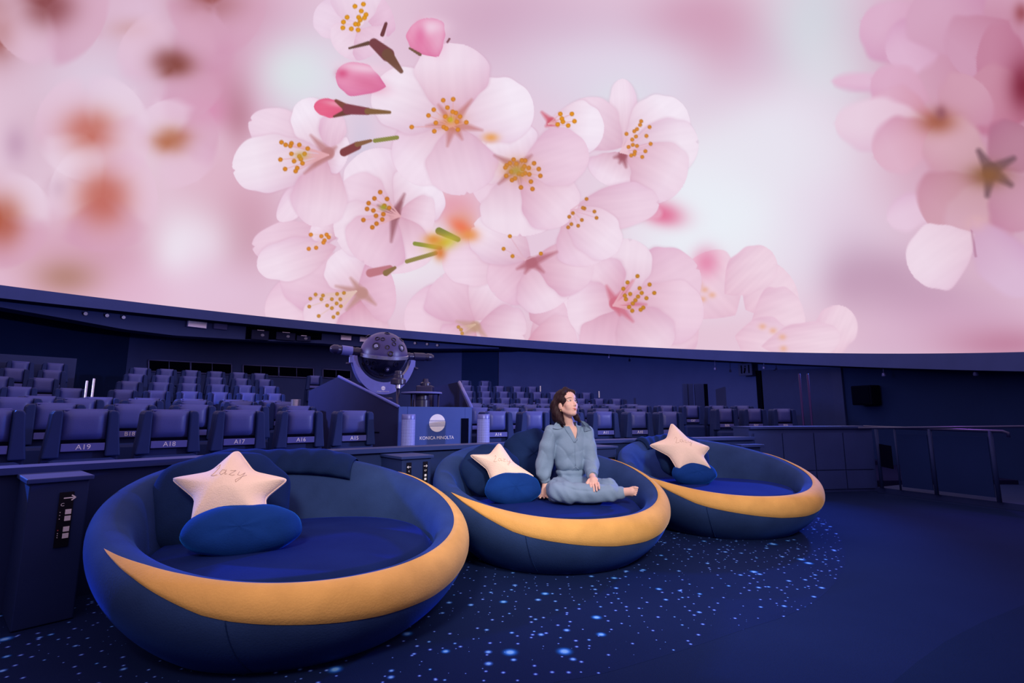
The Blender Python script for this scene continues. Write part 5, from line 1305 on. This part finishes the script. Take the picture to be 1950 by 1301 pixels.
# chest frame
BF = nrmz((0.30, -0.95, 0.05)); BR_ = nrmz(np.cross(BF, (0, 0, 1))); BU = np.cross(BR_, BF); BM = np.stack([BR_, BF, BU], 1)
CH = J(1087, 856, 4.26); ch = lambda x, y, z: CH + BR_ * x + BF * y + BU * z
shR, shL = J(1050, 823, 4.20), J(1117, 824, 4.30)
elR, elL = J(1036, 884, 4.22), J(1125, 884, 4.22)
wrR, wrL = J(1038.5, 924, 4.19), J(1128, 908, 4.0)
hipR, hipL = J(1072, 932, 4.25), J(1108, 930, 4.30)
knR, anR = J(1063, 937, 3.92), J(1183, 939, 3.99)
knL, anL = J(1160, 928, 4.06), J(1112, 944, 4.34)
neck0, neck1 = J(1085, 814, 4.275), hd(0, -0.03, -0.07)

sk = Field(J(1020, 955, 4.3) * [1, 0, 1] + [-.06, 3.72, -.05], J(1216, 738, 4.2) * [1, 0, 1] + [.05, 4.52, .06], 0.0036)
# trunk and limbs under the clothes
sk.ell(CH, (0.130, 0.085, 0.165), BM, 0.02); sk.ell(J(1088, 900, 4.27), (0.11, 0.085, 0.12), BM, 0.03); sk.ell(J(1090, 925, 4.28), (0.14, 0.11, 0.09), BM, 0.03)
sk.cone(shR, shL, 0.05, 0.05, 0.03); sk.cone(neck0 + BU * -.03, neck1, 0.046, 0.037, 0.025)
sk.chain([shR, elR, wrR], [0.045, 0.036, 0.024], 0.015); sk.chain([shL, elL, wrL], [0.045, 0.036, 0.024], 0.015)
sk.chain([hipR, knR, anR], [0.075, 0.05, 0.033], 0.02); sk.chain([hipL, knL, anL], [0.075, 0.05, 0.033], 0.02)
# head
sk.ell(hd(0, -.012, .030), (.073, .090, .092), HM, .012); sk.ell(hd(0, .022, -.033), (.054, .064, .082), HM, .016)
sk.ell(hd(0, .040, .042), (.060, .048, .055), HM, .015); sk.cone(hd(0, .060, -.096), hd(0, .056, -.085), .018, .024, .018)
for s_ in (1, -1):
    sk.cone(hd(.034 * s_, .049, -.026), hd(.030 * s_, .047, -.040), .028, .027, .016)
    sk.cone(hd(.048 * s_, -.005, -.052), hd(.022 * s_, .045, -.092), .018, .013, .02)
    sk.ell(hd(.033 * s_, .082, .006), (.016, .010, .008), HM, .008, cut=True)
    sk.ell(hd(.074 * s_, -.008, -.018), (.011, .021, .031), HM, .006)
    sk.ell(hd(.009 * s_, .086, -.038), (.008, .009, .006), HM, .005)
sk.cone(hd(0, .076, .008), hd(0, .096, -.032), .0065, .0095, .008)
sk.ell(hd(0, .074, -.066), (.023, .009, .011), HM, .010); sk.ell(hd(0, .080, -.079), (.014, .007, .005), HM, .006, cut=True)
# her right hand, planted on the seat
pR = J(1034, 944, 4.155)
sk.cone(wrR, pR, .024, .026, .012); sk.ell(pR + [0, -.01, -.002], (.034, .036, .017), None, .012)
for k_, (dx, dy, ln) in enumerate([(-.034, -.028, .052), (-.016, -.044, .062), (.002, -.050, .062), (.020, -.046, .052)]):
    b0 = pR + [dx * .7, dy * .7, -.002]; m0 = b0 + [dx * .45, dy * .5, .004]; e0 = m0 + nrmz([dx, dy - .01, -.010]) * ln * .55
    sk.chain([b0, m0, e0], [.0105, .0095, .0075], .004)
sk.chain([pR + [.024, .0, 0], pR + [.046, -.018, 0], pR + [.050, -.042, -.008]], [.012, .010, .008], .005)
# her left hand, resting on the thigh
pL = J(1130, 915.5, 3.915); fdn = nrmz([.03, -.74, -.66]); sd = nrmz([.96, -.22, .10])
sk.cone(wrL, pL, .024, .024, .012); sk.ell(pL, (.036, .016, .036), np.stack([sd, np.cross(sd, fdn), fdn], 1), .01)
for k_, (o_, ln) in enumerate([(-.030, .066), (-.010, .076), (.011, .072), (.031, .058)]):
    b0 = pL + sd * o_ + fdn * .024; m0 = b0 + fdn * ln * .5 + np.array([0, -.006, .007]); e0 = m0 + nrmz(fdn + [0.0, .18, -.55]) * ln * .5
    sk.chain([b0, m0, e0], [.0092, .0085, .0072], .002)
sk.chain([pL - sd * .030 - fdn * .010, pL - sd * .050 + fdn * .018, pL - sd * .052 + fdn * .042], [.012, .0105, .008], .005)
# foot lying on its side, toes to the right
hl, ba = J(1184, 938, 3.98), J(1203, 936.5, 3.95)
sk.cone(anR, hl, .033, .034, .012); sk.cone(hl, ba, .034, .032, .012); sk.ell(ba, (.024, .024, .036), None, .010)
for k_, (py_, ln, r_) in enumerate([(928.6, .040, .0098), (932.4, .038, .0078), (935.9, .035, .0074), (939.2, .031, .0070), (942.4, .026, .0066)]):
    b0 = J(1204.5, py_, 3.945); e0 = J(1204.5 + ln * 234, py_ + .8, 3.925); m0 = (b0 + e0) / 2 + [0, -.004, .002]
    sk.chain([b0, m0, e0], [r_, r_, r_ * .9], .0015)
field_obj('body', sk, M['skin'], woman, 1)

def head_y(x, z):
    for y in np.linspace(.14, 0, 281):
        if sk.at(hd(x, y, z)) < 0: return y
    return .07
# eyes, brows, lips, ear stud
for s_ in (1, -1):
    x0 = .0325 * s_; y0 = head_y(x0, .004)
    R_ = HM
    def ellm(name, c, r, m, par, n=20):
        V = []; Fc = []
        for i in range(n // 2 + 1):
            e = -math.pi / 2 + math.pi * i / (n // 2)
            for j in range(n):
                a = 2 * math.pi * j / n; q = np.array([r[0] * math.cos(a) * math.cos(e), r[1] * math.sin(e), r[2] * math.sin(a) * math.cos(e)]); V.append(c + HM @ q)
        for i in range(n // 2):
            for j in range(n): Fc.append((i * n + j, i * n + (j + 1) % n, (i + 1) * n + (j + 1) % n, (i + 1) * n + j))
        return mesh_obj(name, V, Fc, m, par)
    ey = ellm('eye', hd(x0, y0 - .001, .004), (.0155, .0048, .0075), M['eye_white'], woman)
    ellm('iris', hd(x0 - .003, y0 + .0022, .0055), (.0070, .0022, .0068), M['eye_dark'], ey)
    tube('eyelash', [hd(x0 + .0155 * u, head_y(x0 + .0155 * u, .009 - .006 * u * u) + .0015, .0105 - .0075 * u * u) for u in np.linspace(-1, 1, 9)], .0016, M['eye_dark'], ey, n=6)
    tube('eyebrow', [hd(x0 + .003 * s_ + .021 * u, head_y(x0 + .003 * s_ + .021 * u, .026) + .001, .0255 + .004 * (1 - u * u) - .002 * u * s_) for u in np.linspace(-1, 1, 9)], [.001, .0018, .0024, .0027, .0028, .0027, .0024, .0018, .001], M['brow'], woman, n=6)
yl = head_y(0, -.062)
tube('lips', [hd(.026 * u, head_y(.026 * u, -.064) + .0005, -.0640 + .0015 * math.cos(u * 6) * (1 - abs(u)) + .0030 * u * u) for u in np.linspace(-1, 1, 11)], [.0008, .0016, .0022, .0026, .0028, .0025, .0028, .0026, .0022, .0016, .0008], M['lips'], woman, n=8)
tube('lower_lip', [hd(.021 * u, head_y(.021 * u, -.071) + .0005, -.0700 + .005 * u * u) for u in np.linspace(-1, 1, 9)], [.0008, .0020, .0028, .0033, .0035, .0033, .0028, .0020, .0008], M['lips'], woman, n=8)
tube('earring', [hd(.083, -.004, -.050), hd(.083, -.004, -.066)], .0022, M['gold'], woman, n=6)

# hair: jaw-length bob, tucked behind the near ear
hr_ = Field(HC - .26, HC + .20, 0.0036)
hr_.ell(hd(0, -.022, .040), (.087, .104, .100), HM, .01)
hr_.chain([hd(.070, -.055, .02), hd(.078, -.058, -.06), hd(.074, -.040, -.12), hd(.062, -.012, -.172)], [.040, .036, .030, .010], .015)
hr_.chain([hd(.045, -.085, .0), hd(.045, -.085, -.09), hd(.05, -.06, -.175)], [.055, .050, .016], .02)
hr_.chain([hd(-.02, -.09, .0), hd(-.02, -.085, -.09), hd(-.03, -.055, -.165)], [.055, .050, .02], .02)
hr_.chain([hd(-.070, -.03, .03), hd(-.082, -.018, -.06), hd(-.085, .0, -.115), hd(-.100, .015, -.155)], [.032, .030, .024, .008], .015)
hr_.chain([hd(.020, .035, .115), hd(-.045, .050, .085), hd(-.078, .028, .02), hd(-.080, .015, -.05)], [.022, .024, .018, .014], .01)
hr_.chain([hd(.020, .035, .115), hd(.058, .040, .082), hd(.078, .012, .035), hd(.082, -.02, .0)], [.024, .024, .020, .016], .01)
hr_.ell(hd(-.004, .110, -.034), (.062, .080, .106), HM, .012, cut=True)
hr_.ell(hd(.092, .006, -.026), (.028, .026, .038), HM, .008, cut=True)
U_ = HU
hr_.ripple(lambda X, Y, Z: .0011 * np.sin(((X - HC[0]) * HR[0] + (Y - HC[1]) * HR[1]) * 330 + 26 * (Z - HC[2])) + .0010 * np.sin(((X - HC[0]) * HF[0] + (Y - HC[1]) * HF[1]) * 300 - 30 * (Z - HC[2])))
field_obj('hair', hr_, M['hair'], woman, 1)

# blouse
cl = Field(J(1018, 950, 4.3) * [1, 0, 1] + [-.06, 3.85, .0], J(1150, 790, 4.2) * [1, 0, 1] + [.05, 4.52, .06], 0.0042)
cl.ell(CH + BU * .005, (0.158, 0.108, 0.175), BM, .03); cl.ell(J(1087, 884, 4.255), (.135, .105, .075), BM, .035)
cl.cone(shR + BR_ * -.015, shL + BR_ * .015, .058, .058, .03); cl.cone(neck0 + BU * -.02, neck0 + BU * .028, .068, .060, .02)
cu_R, cu_L = J(1038, 911, 4.20), J(1127, 903, 4.07)
cl.chain([shR, J(1042, 850, 4.20), elR, J(1036, 903, 4.205)], [.058, .062, .070, .064], .02); cl.chain([shL, J(1121, 852, 4.25), elL, J(1127, 898, 4.11)], [.058, .062, .066, .056], .02)
cl.cone(cu_R, J(1040, 917, 4.195), .040, .036, .012); cl.cone(cu_L, J(1128, 906.5, 4.02), .042, .036, .012)
def folds(X, Y, Z):
    x, z = X - CH[0], Z - CH[2]
    w = np.clip((-(z) - .02) / .12, 0, 1)
    y = Y - CH[1]
    f = .0020 * np.sin(34 * x + 12 * y + 3.2 * np.sin(7 * z + 4 * x) + 2.0 * np.sin(13 * z - 9 * x)) + .0014 * np.sin(22 * z - 18 * x + 3 * np.sin(12 * x + 9 * z))
    f = f + .0055 * (1 - np.abs(np.sin(13 * x + 16 * y + 5 * z + 1.6 * np.sin(6 * z + 5 * x)))) ** 5 + .0040 * (1 - np.abs(np.sin(9 * z - 15 * x + 1.3 * np.sin(8 * x + 4 * y) + .8))) ** 6
    f = f + .0045 * w * np.sin(62 * x + 20 * y + 2.5 * np.sin(16 * z))
    return f
cl.ripple(folds)
# V neck: open a wedge in front
vb = ch(-.012, .10, .078)
for t_ in np.linspace(0, 1, 28):
    c0 = vb + BU * (.150 * t_) + BF * (-.035 * t_) + BR_ * (.004 * t_)
    cl.ell(c0, (.004 + .044 * t_, .075, .012), BM, .003, cut=True)
cl.cone(neck0 + BU * -.01, neck0 + BU * .10, .052, .056, .004, cut=True)
blouse = field_obj('blouse', cl, M['cloth'], woman, 2)
for a_, b_, r_ in ((J(1037.5, 911, 4.20), J(1040, 919, 4.195), .040), (J(1126.8, 902, 4.065), J(1128.3, 907.5, 4.005), .041)):
    ax_ = b_ - a_; L_ = np.linalg.norm(ax_)
    lathe('cuff', [(r_ * .90, 0.0), (r_ * 1.04, .004), (r_, L_ * .5), (r_ * .97, L_ - .003), (r_ * .90, L_), (r_ * .84, L_ - .004)], M['cloth'], blouse, 28, tuple(a_), tuple(ax_))
def cloth_y(px, py):
    d = ray(px, py)
    for Y in np.linspace(3.95, 4.4, 451):
        P = CAMP + d * (Y / d[1])
        if np.all(P > cl.lo) and np.all(P < cl.lo + cl.h * (cl.n - 1)) and cl.at(P) < 0: return Y
    return 4.2
def flap(name, px_pts, lift=.012, th=.007):
    P = [J(x, y, cloth_y(x, y) - lift) for x, y in px_pts]; c = sum(P) / len(P); n = np.array([0.1, -1, .1])
    V = P + [c - n * 0 + np.array([0, -.006, 0])] + [p + np.array([0, th, 0]) for p in P]; k = len(P)
    mesh_obj(name, V, [(i, (i + 1) % k, k) for i in range(k)] + [(i, i + k + 1, (i + 1) % k + k + 1, (i + 1) % k) for i in range(k)] + [tuple(range(k + 1, 2 * k + 1))], M['cloth'], blouse, False)
flap('collar_flap', [(1059, 804), (1067, 803), (1074, 809), (1071, 816), (1062, 817.5), (1053, 816), (1055, 810)])
flap('collar_flap', [(1106, 801), (1113, 803), (1120, 808), (1127, 819), (1120, 820.5), (1113, 822), (1108, 812)])
def along(name, px_pts, r, m, lift=.002):
    tube(name, [J(x, y, cloth_y(x, y) - lift) for x, y in px_pts], r, m, blouse, n=6)
along('placket_edge', [(1074 + 20 * u, 812 + 31 * u) for u in np.linspace(0, 1, 8)], .006, M['cloth'])
along('placket_edge', [(1107 - 12 * u, 812 + 31 * u) for u in np.linspace(0, 1, 8)], .006, M['cloth'])
along('placket', [(1094.5 + 1.5 * u, 843 + 44 * u) for u in np.linspace(0, 1, 12)], .0035, M['cloth'], .001)
along('drawstring', [(1096, 890), (1091, 893), (1089, 900), (1090, 906), (1092, 909)], .003, M['cloth'], .004); along('drawstring', [(1097, 890), (1102, 894), (1104, 899), (1100, 903), (1097, 898)], .003, M['cloth'], .004)

# trousers
tr = Field(J(1030, 960, 4.3) * [1, 0, 1] + [-.06, 3.72, -.03], J(1195, 880, 4.2) * [1, 0, 1] + [.05, 4.56, .03], 0.0042)
tr.ell(J(1089, 921, 4.27), (.158, .130, .10), BM, .03); tr.ell(J(1088, 899, 4.262), (.128, .10, .05), BM, .02)
tr.chain([hipR, J(1064, 934, 4.06), knR, J(1080, 938.5, 3.895), J(1125, 939.5, 3.92), J(1160, 939, 3.95), J(1181, 938, 3.985)], [.098, .094, .072, .076, .070, .060, .050], .03)
tr.chain([hipL, J(1132, 931, 4.16), knL, J(1150, 938, 4.14), anL], [.098, .086, .066, .06, .05], .03)
tr.cone(J(1045, 944, 4.22), J(1064, 945, 4.05), .05, .06, .04); tr.cone(J(1100, 935, 4.1), J(1140, 936, 4.0), .06, .055, .03)
tr.ripple(lambda X, Y, Z: .0060 * (1 - np.abs(np.sin(7 * X + 22 * Z + 1.5 * np.sin(6 * X + 3 * Y)))) ** 5 + .0030 * np.sin(30 * X + 46 * Z + 4 * np.sin(9 * X + 7 * Y)) + .0018 * np.sin(48 * X - 30 * Y + 60 * Z + 3 * np.sin(16 * X)))
for zc in (SEAT_Z - .02,):
    tr.ell((J(1089, 935, 4.2)[0], 4.15, zc - .20), (.9, .9, .215), None, .004, cut=True)
field_obj('trousers', tr, M['cloth'], woman, 2)
